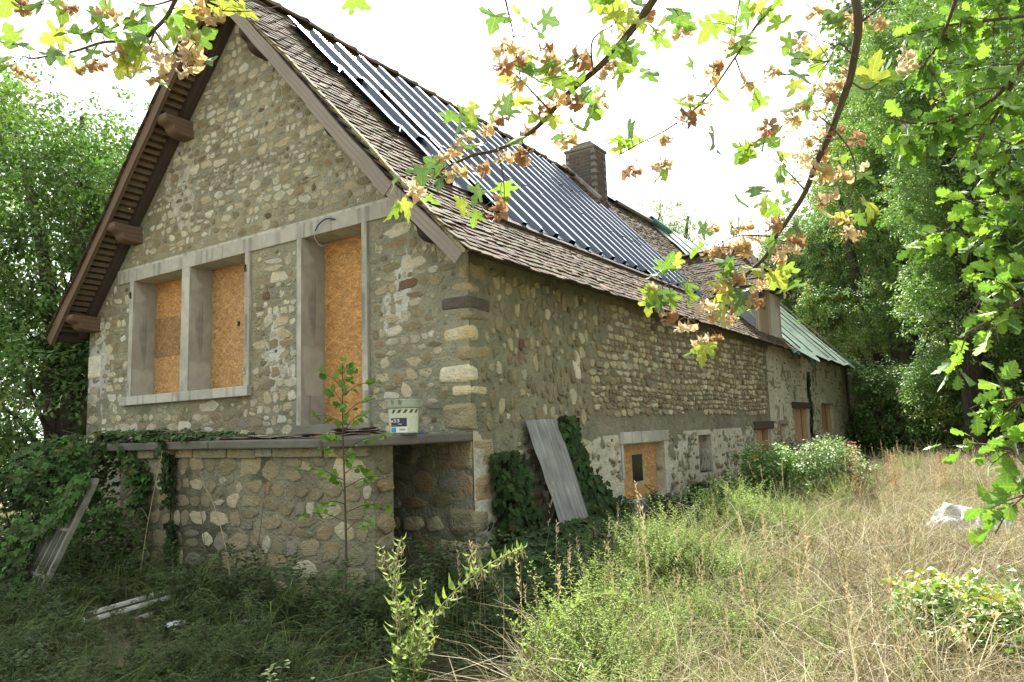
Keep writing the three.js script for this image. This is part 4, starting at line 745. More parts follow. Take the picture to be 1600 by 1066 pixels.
function tree(name, label, spec) {
  const r = RNG(spec.seed), t = thing(name, label, spec.cat || 'tree', [spec.x, groundY(spec.x, spec.z) - 0.1, spec.z], spec.group);
  const H = spec.h, blobs = spec.blobs, wood = [], R = spec.r || 0.2;
  const top = V(spec.lx || 0, H * 0.82, spec.lz || 0);
  const stems = spec.stems || [[0, 0]];
  const axes = stems.map(([sx, sz]) => { const pts = [V(0, 0, 0), V(sx * 0.25 + rr(r, -0.05, 0.05), H * 0.2, sz * 0.25), V(sx * 0.7 + top.x * 0.5 + rr(r, -0.2, 0.2), H * 0.5, sz * 0.7 + top.z * 0.5 + rr(r, -0.2, 0.2)), V(sx * 1.2 + top.x, top.y, sz * 1.2 + top.z)]; wood.push(tube(pts, (q) => R * (1.25 - q) * (q < 0.06 ? 1.35 - q * 6 : 1), 0, 9, 20)); return new THREE.CatmullRomCurve3(pts); });
  for (const b of blobs) { // limbs reach into every mass of the crown
    const n = b[6] || 4;
    for (let i = 0; i < n; i++) {
      const ax = axes[Math.floor(r() * axes.length)], e = V(b[0] + rr(r, -0.75, 0.75) * b[3], b[1] + rr(r, -0.6, 0.8) * b[4], b[2] + rr(r, -0.75, 0.75) * b[5]);
      const q = clamp(e.y / H * 0.75, 0.15, 0.9) * rr(r, 0.75, 1), s = ax.getPoint(q), m = s.clone().lerp(e, 0.5).add(V(0, rr(r, 0, 0.12) * H * 0.5, 0)).add(rdir(r).multiplyScalar(0.2));
      wood.push(tube([s, m, e], R * (1.1 - q) * 0.42, 0.008, 6, 9));
      for (let k = 0; k < 2; k++) { const s2 = m.clone().lerp(e, rr(r, 0.1, 0.7)), e2 = s2.clone().add(rdir(r, 0.2).multiplyScalar(0.4 * (b[3] + b[4]) * 0.5)); wood.push(tube([s2, s2.clone().lerp(e2, 0.5).add(V(0, 0.1, 0)), e2], R * 0.13, 0.005, 5, 5)); }
    }
  }
  mesh('trunk', merge(wood), spec.bark || bark, t);
  const list = [[], [], []], tw = TW[spec.tw || 'mid'], total = blobs.reduce((s, b) => s + b[3] * b[4] * b[5], 0), c = new THREE.Color(), base = GREEN[spec.col || 'mid'], nf = spec.nf || 0.9;
  for (const b of blobs) {
    const n = Math.round(spec.n * b[3] * b[4] * b[5] / total);
    for (let i = 0; i < n; i++) {
      const d = rdir(r), q = Math.pow(r(), 0.42), p = V(b[0] + d.x * q * b[3], b[1] + d.y * q * b[4], b[2] + d.z * q * b[5]);
      const cl = n3((p.x + spec.x) * nf, (p.y) * nf, (p.z + spec.z) * nf, spec.seed % 50); if (cl < (spec.gap ?? 0.42) + rr(r, -0.06, 0.06)) continue;
      if (p.y < 0.15) continue;
      const v = rr(r, 0.72, 1.3), y = rr(r, -0.12, 0.16) + (r() < (spec.turn || 0.02) ? 0.8 : 0);
      list[i % tw.length].push({ m: M4().compose(p, randQ(r, spec.droop ?? 0.25), V(1, 1, 1).multiplyScalar(rr(r, 0.75, 1.25))), c: c.clone().setRGB(base[0] * v * (1 + y * 1.3), base[1] * v * (1 + y * 0.1), base[2] * v) });
    }
  }
  list.forEach((l, i) => l.length && instanced('crown', tw[i], foliage, l, t));
  return t;
}
// trees to the left, behind the gable
tree('leafy_tree', 'broad bushy tree beyond the left eave of the house', { x: -9.0, z: -0.6, h: 9, r: 0.16, seed: 101, n: 8200, tw: 'mid', col: 'mid', gap: 0.425, stems: [[0, 0], [0.9, -0.6], [-0.8, 0.6]], blobs: [[-0.3, 6.3, -0.2, 2.2, 2.2, 2.0, 7], [-1.0, 4.2, 0.3, 2.0, 1.8, 1.9, 5], [0.7, 3.4, -0.4, 1.7, 1.7, 1.8, 5], [-0.3, 2.2, 0.6, 2.2, 1.5, 1.8, 4]] });
tree('leafy_tree', 'dark leafy tree behind the left corner of the house, low and dense', { x: -9.3, z: -3.2, h: 5, r: 0.12, seed: 102, n: 3600, tw: 'mid', col: 'fresh', gap: 0.4, stems: [[0, 0], [0.5, 0.3]], blobs: [[0, 3.2, 0, 1.9, 1.7, 1.9, 5], [0.5, 1.6, 0.6, 1.8, 1.5, 1.8, 4]] });
tree('tall_thin_tree', 'tall sparse tree with bare fine branches behind the left slope of the roof', { x: -17.5, z: -10, h: 14.5, r: 0.2, seed: 103, n: 1100, tw: 'small', col: 'pale', gap: 0.45, stems: [[0, 0], [1.2, 0.5]], blobs: [[0.3, 12.2, 0, 2.6, 2.6, 2.4, 14], [-0.8, 9.5, 0.3, 3, 2.4, 2.4, 12]] });
tree('leafy_tree', 'far bushy tree at the left edge behind the nearer one', { x: -14.5, z: 0.5, h: 9, r: 0.2, seed: 104, n: 4200, tw: 'big', col: 'fresh', gap: 0.42, blobs: [[0, 7.2, 0, 3.0, 3.2, 2.6, 7], [-0.6, 3.4, 0, 3.0, 2.2, 2.6, 5]] });
tree('leafy_shrub', 'round dark shrub between the broad tree and the left corner of the house', { x: -8.4, z: -1.4, h: 2.0, r: 0.05, seed: 105, n: 650, tw: 'mid', cat: 'shrub', col: 'deep', gap: 0.38, stems: [[0, 0], [0.4, 0.2], [-0.4, 0.3]], blobs: [[0, 1.1, 0, 1.3, 1.0, 1.2, 3]] });
// trees behind the roof and to the right
tree('open_tree', 'pale open-crowned tree far beyond the roof ridge', { x: -10.3, z: -31, h: 15.5, r: 0.28, seed: 106, n: 820, tw: 'mid', col: 'pale', gap: 0.44, nf: 0.7, stems: [[0, 0], [1.3, -0.5], [-1.0, 0.4]], blobs: [[-0.4, 12.9, 0, 2.0, 1.6, 1.8, 9], [1.0, 12.2, -0.6, 1.8, 1.9, 1.6, 9], [-1.2, 11.4, 0.3, 1.6, 1.3, 1.5, 6]] });
tree('leafy_tree', 'pale green feathery tree right behind the end of the tarpaulined roof', { x: -2.2, z: -26.5, h: 11, r: 0.2, seed: 107, n: 9500, tw: 'mid', col: 'pale', gap: 0.4, blobs: [[0.2, 7.8, 0, 2.2, 2.4, 2.2, 6], [-0.2, 4.6, 0.4, 2.3, 2.2, 2.2, 5], [0.6, 2.2, 0.6, 2.0, 1.6, 2.0, 3]] });
tree('forked_tree', 'tree with forked dark trunk standing past the end of the house', { x: 0.9, z: -24.5, h: 13, r: 0.3, seed: 108, n: 14000, tw: 'mid', col: 'fresh', gap: 0.415, turn: 0.07, bark: mossBark, stems: [[-0.9, 0.2], [1.0, -0.3], [2.0, 0.4]], blobs: [[0, 8.8, 0, 3.0, 2.8, 2.6, 7], [-0.6, 5.4, 0.8, 2.6, 2.0, 2.2, 6], [2.4, 6.0, 0.2, 2.3, 2.6, 2.4, 6], [1.2, 11.8, 0, 2.6, 2.3, 2.4, 4]] });
tree('woodland_tree', 'big dark tree in the wood between the forked tree and the oak', { x: 4.2, z: -25.5, h: 17, r: 0.35, seed: 109, n: 12000, tw: 'mid', col: 'mid', gap: 0.42, turn: 0.03, bark: mossBark, stems: [[0, 0], [1.2, 0.3]], blobs: [[-0.6, 14.2, 0, 3.4, 3.0, 3.0, 7], [0.4, 10.2, 0.6, 3.6, 2.8, 3.2, 7], [-1.2, 6.6, 1.0, 2.8, 2.0, 2.4, 5], [1.6, 4.4, 0.8, 3.0, 1.8, 2.6, 5]] });
tree('woodland_tree', 'dark tree of the wood at the right edge of the meadow', { x: 7.2, z: -19.5, h: 15, r: 0.32, seed: 110, n: 11000, tw: 'mid', col: 'deep', gap: 0.41, bark: mossBark, stems: [[0, 0], [-1.2, 0.5]], blobs: [[-1.0, 11.4, 0, 3.4, 3.2, 3.0, 7], [-0.6, 7.4, 0.4, 3.2, 2.6, 2.8, 6], [-1.0, 4.0, 0.6, 2.8, 2.0, 2.4, 5]] });
tree('woodland_tree', 'tree of the wood nearest the camera, its high crown dark at top right', { x: 7.6, z: -11.5, h: 13, r: 0.3, seed: 111, n: 5200, tw: 'mid', col: 'deep', gap: 0.42, bark: mossBark, blobs: [[-1.0, 8.8, 0, 2.6, 2.8, 2.6, 7], [-0.6, 5.4, 0.4, 2.2, 2.0, 2.2, 5], [-0.4, 11.4, 0.2, 2.6, 2.0, 2.6, 4]] });
tree('woodland_tree', 'slender tree of the wood between the forked tree and the nearer dark tree, lighter green', { x: 3.6, z: -17.5, h: 14, r: 0.2, seed: 112, n: 8200, tw: 'mid', col: 'fresh', gap: 0.42, bark: mossBark, stems: [[0, 0], [0.8, 0.3]], blobs: [[0, 11.2, 0, 2.4, 2.6, 2.2, 6], [0.6, 7.6, 0.3, 2.3, 2.2, 2.2, 5], [0.2, 4.6, 0.3, 1.9, 1.6, 1.8, 4]] });
tree('woodland_tree', 'tall tree of the wood right behind the oak branches, at the right edge', { x: 8.6, z: -15.5, h: 14, r: 0.3, seed: 113, n: 8200, tw: 'mid', col: 'mid', gap: 0.41, bark: mossBark, stems: [[0, 0], [-0.8, 0.3]], blobs: [[-0.8, 10.6, 0, 2.9, 3.0, 2.6, 6], [-1.0, 6.6, 0.3, 2.7, 2.4, 2.4, 5], [-0.8, 3.4, 0.4, 2.2, 1.9, 2.0, 4]] });
const SH = [[0.4, -21.5, 1.7, 'deep', 'dark shrub at the foot of the forked tree'], [2.3, -22.0, 2.3, 'mid', 'shrub with glinting leaves just right of the forked trunk'], [4.1, -21.2, 2.6, 'deep', 'tall dark shrub at the back of the meadow, under the big dark tree'], [5.8, -20.0, 2.2, 'deep', 'dark shrub at the back right of the meadow'], [-0.4, -22.6, 1.4, 'ivy', 'low dark shrub against the far end of the house'], [1.4, -20.6, 3.0, 'mid', 'tall shrub hiding the lower part of the forked trunk'], [3.2, -19.0, 3.3, 'fresh', 'light green tall shrub at the back of the meadow, right of the forked tree'], [5.2, -17.6, 3.4, 'mid', 'tall shrub in the back right of the meadow, beside the oak branches']];
SH.forEach(([x, z, h, col, lab], i) => tree('leafy_shrub', lab, { x, z, h, r: 0.06, seed: 130 + i, n: h > 2.9 ? 1700 : 620, tw: h > 2.9 ? 'mid' : 'big', cat: 'shrub', col, gap: 0.38, stems: [[0, 0], [0.5, 0.3], [-0.5, 0.2]], blobs: [[0, h * 0.6, 0, 1.4, h * 0.55, 1.3, 4]] }));
{ // the wood behind, one mass
  const g = thing('distant_wood', 'dense green wood closing the view behind the meadow and house', 'wood', [0, 0, 0], null, 'stuff'), r = RNG(140), l = [[], []], c = new THREE.Color();
  for (let i = 0; i < 15000; i++) {
    const a = i < 4000 ? rr(r, -0.95, 0.62) : rr(r, -0.2, 0.7), D = rr(r, 40, 60), x = EYE.x + Math.sin(a) * D, z = EYE.z - Math.cos(a) * D, right = smooth(-0.24, -0.08, a), top = 4.5 + 24 * right + 4 * (fbm(a * 9 + 5, 3, 0, 145, 3) - 0.5), y = top * Math.pow(r(), 0.8), k = rr(r, 0.7, 1.25);
    l[i % 2].push({ m: M4().compose(V(x, y, z), randQ(r, 0.25), V(1, 1, 1).multiplyScalar(rr(r, 0.8, 1.5))), c: c.clone().setRGB(0.11 * k, 0.2 * k, 0.04 * k) });
  }
  l.forEach((q, i) => instanced('wood_foliage', TW.huge[i], foliage, q, g));
}

// ---------------------------------------------------------------- lobed leaves
const BR = {};
BR.mid = {
  limbs: [[[3.48,2.76,3.71],[3.39,2.71,3.67],[3.24,2.65,3.61],[3.09,2.6,3.58],[2.94,2.53,3.55],[2.78,2.51,3.53],[2.68,2.51,3.54],[2.55,2.48,3.56]],[[3.03,2.85,3.84],[3.01,2.8,3.78],[2.99,2.76,3.73],[2.96,2.73,3.71]],[[3.2,2.62,3.61],[3.24,2.69,3.68],[3.31,2.72,3.67]],[[2.78,2.51,3.53],[2.76,2.45,3.47],[2.76,2.36,3.46]],[[3.02,2.57,3.57],[2.95,2.68,3.68],[2.92,2.71,3.71]],[[2.55,2.48,3.56],[2.5,2.47,3.59],[2.41,2.47,3.63]]],
  green: [[3.01,2.75,3.86],[3.06,2.77,3.79],[3.12,2.77,3.73],[3.05,2.77,3.68],[3.28,2.78,3.7],[3.3,2.8,3.64],[3.3,2.63,3.74],[3.33,2.72,3.68],[3.36,2.77,3.52],[3.39,2.71,3.52],[3.44,2.78,3.51],[3.51,2.66,3.65],[3.36,2.64,3.48],[3.33,2.64,3.61],[3.15,2.68,3.64],[3.01,2.67,3.68],[3.12,2.6,3.77],[3.11,2.62,3.7],[3.06,2.61,3.69],[2.89,2.69,3.63],[2.91,2.63,3.57],[2.91,2.55,3.72],[2.86,2.62,3.58],[2.85,2.55,3.76],[3.02,2.62,3.57],[3.04,2.52,3.59],[3.11,2.49,3.56],[2.95,2.56,3.38],[2.99,2.54,3.62],[3.12,2.6,3.66],[3.09,2.65,3.41],[3.1,2.65,3.46],[2.68,2.37,3.52],[2.68,2.44,3.34],[2.6,2.35,3.5],[2.71,2.53,3.57],[2.9,2.49,3.59],[2.67,2.63,3.64],[2.74,2.57,3.62],[2.44,2.41,3.48],[2.38,2.38,3.55],[2.45,2.41,3.69],[2.55,2.44,3.66],[2.61,2.4,3.64],[3.18,2.6,3.65],[3.36,2.67,3.79],[3.38,2.7,3.72],[3.38,2.75,3.66]],
  keys: [[3.07,2.64,3.91],[3.01,2.7,3.71],[3.0,2.62,3.72],[2.99,2.64,3.78],[3.07,2.73,3.67],[3.06,2.69,3.75],[3.11,2.64,3.7],[3.18,2.67,3.64],[2.96,2.61,3.54],[3.09,2.55,3.65],[3.04,2.66,3.46],[3.23,2.55,3.59],[3.22,2.68,3.5],[3.29,2.76,3.58],[3.05,2.48,3.56],[2.82,2.6,3.56],[2.81,2.53,3.64],[2.8,2.5,3.51],[2.79,2.49,3.74],[2.74,2.46,3.69],[2.68,2.44,3.65],[2.66,2.42,3.34],[2.73,2.31,3.5],[2.88,2.57,3.5],[2.51,2.5,3.55],[2.44,2.47,3.55],[2.51,2.41,3.64],[2.64,2.49,3.67],[2.84,2.49,3.49],[2.67,2.49,3.49],[3.14,2.55,3.6],[3.18,2.69,3.54],[3.36,2.77,3.59]],
};
BR.thin = {
  limbs: [[[3.68,3.03,3.01],[3.58,2.94,3.04],[3.48,2.83,3.04],[3.36,2.7,3.05],[3.24,2.61,3.1],[3.14,2.57,3.13],[3.05,2.53,3.16]],[[3.54,3.04,3.11],[3.5,2.96,3.06],[3.48,2.88,3.04]],[[3.48,2.83,3.04],[3.49,2.76,2.98],[3.51,2.69,2.96]]],
  green: [[3.05,2.57,3.14],[3.18,2.55,3.29],[3.1,2.6,3.08],[3.25,2.42,3.2],[3.41,2.93,3.1],[3.44,2.99,3.02],[3.45,2.99,2.92],[3.51,2.86,3.03],[3.31,2.86,2.99],[3.41,2.72,3.01],[3.37,2.7,3.1],[3.53,2.68,2.99],[3.49,2.48,3.03],[3.41,2.51,3.12],[3.57,2.98,3.06],[3.56,3.03,2.91],[3.05,2.61,3.1]],
  keys: [[3.26,2.53,3.2],[3.25,2.45,3.22],[3.07,2.52,3.08],[3.31,2.72,3.08],[3.3,2.65,3.12],[3.42,2.79,3.11],[3.44,2.9,3.01],[3.33,2.72,2.99],[3.32,2.96,3.14],[3.39,2.78,3.07],[3.34,2.59,3.18]],
};
BR.limb = {
  limbs: [[[3.88,2.93,3.1],[3.88,2.8,3.06],[3.86,2.73,3.03],[3.83,2.66,2.98],[3.79,2.59,2.95],[3.75,2.52,2.92],[3.69,2.44,2.88],[3.64,2.36,2.84],[3.59,2.3,2.82],[3.52,2.22,2.81],[3.47,2.16,2.78],[3.41,2.1,2.81],[3.34,2.04,2.83],[3.26,2.01,2.85]],[[3.89,2.81,3.06],[3.93,2.83,3.06],[3.98,2.88,3.03]],[[3.86,2.71,3.03],[3.82,2.75,3.08],[3.79,2.69,3.1]],[[3.76,2.53,2.95],[3.81,2.43,2.94],[3.81,2.35,2.89],[3.76,2.26,2.85]],[[3.83,2.66,2.98],[3.88,2.61,2.99],[3.95,2.67,2.95],[3.99,2.72,2.93]],[[3.52,2.22,2.81],[3.39,2.23,2.87],[3.3,2.19,2.9]],[[3.41,2.1,2.81],[3.26,2.08,2.88],[3.13,2.07,2.94],[3.09,2.04,2.96]],[[3.26,2.01,2.85],[3.21,1.94,2.86],[3.22,1.88,2.84]],[[3.64,2.36,2.84],[3.57,2.46,2.88],[3.52,2.51,2.92]]],
  green: [[3.66,2.81,3.05],[3.75,2.74,3.26],[3.76,2.74,3.08],[3.73,2.74,2.98],[3.7,2.63,3.18],[3.66,2.67,3.02],[3.64,2.93,3.13],[3.56,2.63,3.09],[3.47,2.49,3.0],[3.65,2.48,3.11],[3.59,2.45,3.02],[3.84,2.36,2.89],[3.85,2.68,2.86],[3.93,2.64,2.98],[3.77,2.43,2.89],[3.67,2.3,2.69],[3.57,2.35,2.84],[3.51,2.32,2.81],[3.46,2.31,3.01],[3.52,2.31,2.96],[3.79,2.87,3.07],[3.82,2.81,3.1],[3.71,2.58,3.08],[3.66,2.58,3.07],[3.62,2.39,3.06],[3.58,2.38,3.0],[3.78,2.28,2.62],[3.68,2.78,3.0],[3.66,2.83,3.17],[3.83,2.83,3.1],[3.9,2.66,3.0],[3.16,2.08,3.1],[3.18,2.11,3.03],[3.17,2.17,2.9],[3.19,2.07,2.85],[3.23,2.02,2.96],[3.06,2.0,2.94],[3.09,2.0,2.93],[3.08,2.03,2.96],[3.15,2.01,2.92],[3.2,1.83,2.84],[3.25,1.81,2.92],[3.25,1.82,2.82],[3.39,1.98,2.87],[3.38,2.03,2.83],[3.38,1.98,2.74],[3.29,1.97,2.82],[3.35,2.02,2.9],[3.26,2.29,2.81],[3.25,2.2,2.89],[3.34,2.14,2.84],[3.41,2.24,2.97],[3.29,2.06,2.87],[3.5,2.18,2.84],[3.56,2.26,2.69],[3.49,2.1,2.77],[3.51,2.11,2.66],[3.5,2.05,2.7],[3.47,2.08,2.68],[3.42,2.05,2.84],[3.35,2.11,2.81]],
  keys: [[3.76,2.89,3.1],[3.84,2.87,3.0],[3.95,2.8,3.06],[3.99,2.77,2.84],[3.99,2.75,2.81],[3.72,2.79,3.08],[3.8,2.74,2.89],[3.72,2.7,2.93],[3.76,2.62,2.99],[3.72,2.58,2.99],[3.71,2.57,3.11],[3.72,2.55,2.87],[3.66,2.53,2.86],[3.67,2.57,3.03],[3.61,2.72,3.1],[3.54,2.69,3.12],[3.5,2.52,3.02],[3.6,2.49,3.13],[3.8,2.51,2.81],[3.81,2.41,2.81],[3.76,2.42,2.82],[3.7,2.39,2.91],[3.66,2.43,2.9],[3.61,2.41,2.87],[3.73,2.47,2.87],[3.68,2.32,2.79],[3.73,2.3,2.97],[3.75,2.24,2.88],[3.75,2.2,2.76],[3.77,2.21,2.69],[3.58,2.16,2.91],[3.59,2.21,2.79],[3.79,2.68,2.97],[3.68,2.42,3.07],[3.77,2.52,2.94],[3.34,2.26,2.96],[3.36,2.17,2.99],[3.38,2.18,2.95],[3.3,2.17,2.95],[3.42,2.19,2.92],[3.43,2.16,2.9],[3.43,2.26,2.96],[3.46,2.24,2.81],[3.51,2.16,2.79],[3.51,2.15,2.72],[3.52,2.2,2.73],[3.56,2.2,2.8],[3.57,2.25,2.62],[3.35,2.04,2.99],[3.34,2.07,2.88],[3.39,2.07,2.89],[3.43,2.0,2.81],[3.44,1.98,2.89],[3.32,1.96,2.76],[3.34,1.93,2.87],[3.33,1.92,2.97],[3.27,1.99,2.86],[3.29,1.98,2.99],[3.17,1.91,2.93],[3.22,1.91,2.96],[3.22,1.86,2.88],[3.23,1.86,2.76],[3.26,1.88,2.79],[3.16,1.96,2.98],[3.07,2.07,2.94],[3.44,2.08,2.75],[3.45,2.05,2.82],[3.52,2.25,2.87],[3.51,2.3,2.75]],
};
BR.left = {
  limbs: [[[2.26,2.92,4.36],[2.19,2.87,4.36],[2.14,2.83,4.36],[2.11,2.79,4.38],[2.07,2.78,4.38],[2.02,2.77,4.41],[1.96,2.77,4.45],[1.84,2.76,4.49],[1.74,2.74,4.56]],[[2.11,2.78,4.38],[2.07,2.76,4.37],[2.06,2.71,4.38]],[[2.11,2.79,4.38],[2.14,2.73,4.35],[2.18,2.7,4.32]],[[2.19,2.87,4.36],[2.12,2.85,4.41],[2.06,2.88,4.45]],[[2.29,2.9,4.33],[2.27,2.87,4.28],[2.29,2.84,4.27]],[[1.75,2.93,4.64],[1.78,2.88,4.61],[1.86,2.88,4.56]]],
  green: [[1.73,2.89,4.63],[1.63,2.82,4.57],[1.65,2.81,4.55],[1.71,2.81,4.61],[1.89,2.76,4.56],[1.77,2.77,4.49],[2.03,2.71,4.57],[2.04,2.73,4.53],[1.97,2.8,4.45],[1.86,2.72,4.5],[2.03,2.67,4.52],[1.94,2.86,4.46],[1.97,2.87,4.37],[2.09,2.76,4.43],[2.08,2.71,4.41],[2.12,2.63,4.43],[2.07,2.65,4.45],[2.0,2.69,4.3],[2.18,2.77,4.36],[2.07,2.87,4.28],[2.12,2.89,4.27],[2.21,2.78,4.28],[2.28,2.67,4.32],[2.18,2.9,4.21],[2.35,2.84,4.23],[2.33,2.85,4.27],[2.17,2.72,4.38],[2.0,2.8,4.31],[1.89,2.86,4.54],[1.78,2.67,4.64],[2.09,2.84,4.4],[2.69,2.8,4.11]],
  keys: [[1.76,2.88,4.59],[1.91,2.87,4.54],[2.04,2.84,4.49],[1.96,2.89,4.41],[2.16,2.91,4.27],[2.36,2.76,4.35],[2.19,2.79,4.31],[2.06,2.7,4.47],[1.94,2.75,4.36],[1.99,2.74,4.37],[2.14,2.63,4.41],[2.16,2.71,4.4],[2.21,2.65,4.39],[2.07,2.79,4.26],[2.21,2.66,4.35],[2.11,2.73,4.34],[1.95,2.7,4.48],[1.88,2.72,4.48],[1.73,2.7,4.59],[1.72,2.71,4.56],[2.29,2.68,4.35]],
};
BR.oak = { limbs: [[[4.38,2.83,2.52],[4.31,2.75,2.5],[4.24,2.68,2.47],[4.12,2.63,2.48],[4.0,2.63,2.5],[3.89,2.68,2.52]],[[4.31,2.75,2.5],[4.26,2.66,2.45],[4.17,2.52,2.49]],[[4.36,2.37,2.46],[4.29,2.32,2.45],[4.21,2.32,2.44],[4.09,2.3,2.45]],[[4.33,1.98,2.67],[4.25,1.92,2.65],[4.17,1.87,2.64],[4.07,1.82,2.64]],[[4.33,1.64,2.86],[4.27,1.61,2.84],[4.19,1.59,2.83],[4.14,1.58,2.86]],[[4.31,1.46,2.97],[4.25,1.45,2.95],[4.18,1.44,2.93],[4.13,1.45,2.97]],[[4.33,1.39,3.07],[4.28,1.35,3.04],[4.22,1.32,3.01],[4.17,1.32,3.05]],[[4.45,3.08,2.15],[4.28,3.09,2.2],[4.11,3.1,2.25],[3.93,3.08,2.31]],[[4.17,3.19,2.35],[4.09,3.05,2.26],[4.01,2.95,2.24]],[[4.4,2.6,2.23],[4.27,2.53,2.31],[4.18,2.43,2.29]],[[4.38,2.26,2.32],[4.28,2.23,2.32],[4.18,2.2,2.32],[4.08,2.24,2.33]],[[4.35,2.08,2.43],[4.26,2.06,2.49],[4.18,2.03,2.47]],[[4.4,2.74,2.37],[4.32,2.49,2.39],[4.28,2.23,2.44],[4.26,2.0,2.48]]] };

function lobed(half, seed, curl, fold) {   // outline of one half from stalk to tip -> a bent leaf, stalk at the origin, tip along +y
  const r = RNG(seed), pts = [...half.map(([x, y]) => [x * rr(r, 0.9, 1.1), y + rr(r, -0.02, 0.02)]), ...half.slice(1, -1).reverse().map(([x, y]) => [-x * rr(r, 0.9, 1.1), y + rr(r, -0.02, 0.02)])];
  const g0 = new THREE.ShapeGeometry(new THREE.Shape(pts.map(([x, y]) => new THREE.Vector2(x, y)))), p = g0.attributes.position;
  for (let i = 0; i < p.count; i++) { const x = p.getX(i), y = p.getY(i); p.setZ(i, fold * Math.abs(x) - curl * y * y + 0.06 * Math.sin(x * 6 + y * 5 + seed)); }
  const uv = g0.attributes.uv; for (let i = 0; i < p.count; i++) uv.setXY(i, (p.getX(i) + 1) / 2, (p.getY(i) + 0.3) / 1.5);
  g0.computeVertexNormals(); return g0;
}
const MAPLE = [[0, 0], [0.1, -0.06], [0.3, -0.16], [0.5, -0.13], [0.44, 0.02], [0.3, 0.12], [0.42, 0.2], [0.62, 0.24], [0.78, 0.36], [0.62, 0.46], [0.5, 0.5], [0.3, 0.42], [0.2, 0.46], [0.3, 0.62], [0.32, 0.74], [0.2, 0.8], [0.13, 0.95], [0, 1.02]];
const OAK = [[0, 0], [0.06, 0.05], [0.16, 0.14], [0.13, 0.22], [0.28, 0.3], [0.3, 0.38], [0.17, 0.42], [0.34, 0.54], [0.37, 0.63], [0.2, 0.66], [0.3, 0.76], [0.31, 0.85], [0.18, 0.86], [0.16, 0.95], [0, 1.0]];
const veins = (palmate) => { const c = document.createElement('canvas'); c.width = c.height = 256; const x = c.getContext('2d'), r = RNG(palmate ? 881 : 882); x.fillStyle = '#d2d2d2'; x.fillRect(0, 0, 256, 256);
  for (let i = 0; i < 260; i++) { x.globalAlpha = 0.18; x.fillStyle = r() < 0.5 ? '#a8a890' : '#f4f4e4'; x.beginPath(); x.arc(r() * 256, r() * 256, rr(r, 2, 14), 0, 6.3); x.fill(); }
  x.globalAlpha = 0.9; x.strokeStyle = '#ffffef'; const P = (a, b) => [(a + 1) / 2 * 256, (b + 0.3) / 1.5 * 256], line = (a, b, w) => { x.lineWidth = w; x.beginPath(); x.moveTo(...P(...a)); x.lineTo(...P(...b)); x.stroke(); };
  line([0, 0], [0, 1], 5); for (const s of [-1, 1]) { if (palmate) { line([0, 0], [0.74 * s, 0.36], 4); line([0, 0], [0.45 * s, -0.12], 3); for (const q of [0.35, 0.55, 0.72]) { line([0, q], [0.22 * s, q + 0.16], 2); line([0.74 * s * q, 0.36 * q], [0.74 * s * q + 0.05 * s, 0.36 * q + 0.14], 2); } } else for (const q of [0.12, 0.28, 0.42, 0.56, 0.7, 0.82]) line([0, q], [0.3 * s, q + 0.14], 2.5); }
  const t = new THREE.CanvasTexture(c); t.flipY = false; t.colorSpace = THREE.SRGBColorSpace; return t; };
const mapleLeaves = [0, 1, 2, 3, 4, 5, 6, 7].map((i) => lobed(MAPLE, 900 + i, 0.08 + 0.16 * (i % 4), 0.05 + 0.14 * (i % 3)));
const oakLeaves = [0, 1, 2, 3].map((i) => lobed(OAK, 920 + i, 0.1 + 0.12 * (i % 2), 0.2));
const lm = (name, c, tr, map) => mat(name, c.map((q) => q * (map ? 1.35 : 1)), { tr, rough: 0.8, spec: 0.5, map }), mapleVein = veins(true), oakVein = veins(false);
const mapleMats = [lm('maple_leaf_green', [0.15, 0.27, 0.045], 0.5, mapleVein), lm('maple_leaf_lime', [0.23, 0.36, 0.045], 0.55, mapleVein), lm('maple_leaf_dull', [0.12, 0.21, 0.06], 0.45, mapleVein), lm('maple_leaf_yellowing', [0.36, 0.42, 0.06], 0.55, mapleVein)];
const keyMats = [lm('seed_wing_tan', [0.48, 0.36, 0.18], 0.55), lm('seed_wing_brown', [0.33, 0.2, 0.1], 0.5), lm('seed_wing_pale', [0.58, 0.47, 0.29], 0.55)];
const oakMats = [lm('oak_leaf_green', [0.15, 0.3, 0.035], 0.55, oakVein), lm('oak_leaf_lime', [0.23, 0.4, 0.04], 0.6, oakVein), lm('oak_leaf_dark', [0.08, 0.17, 0.025], 0.45, oakVein)];
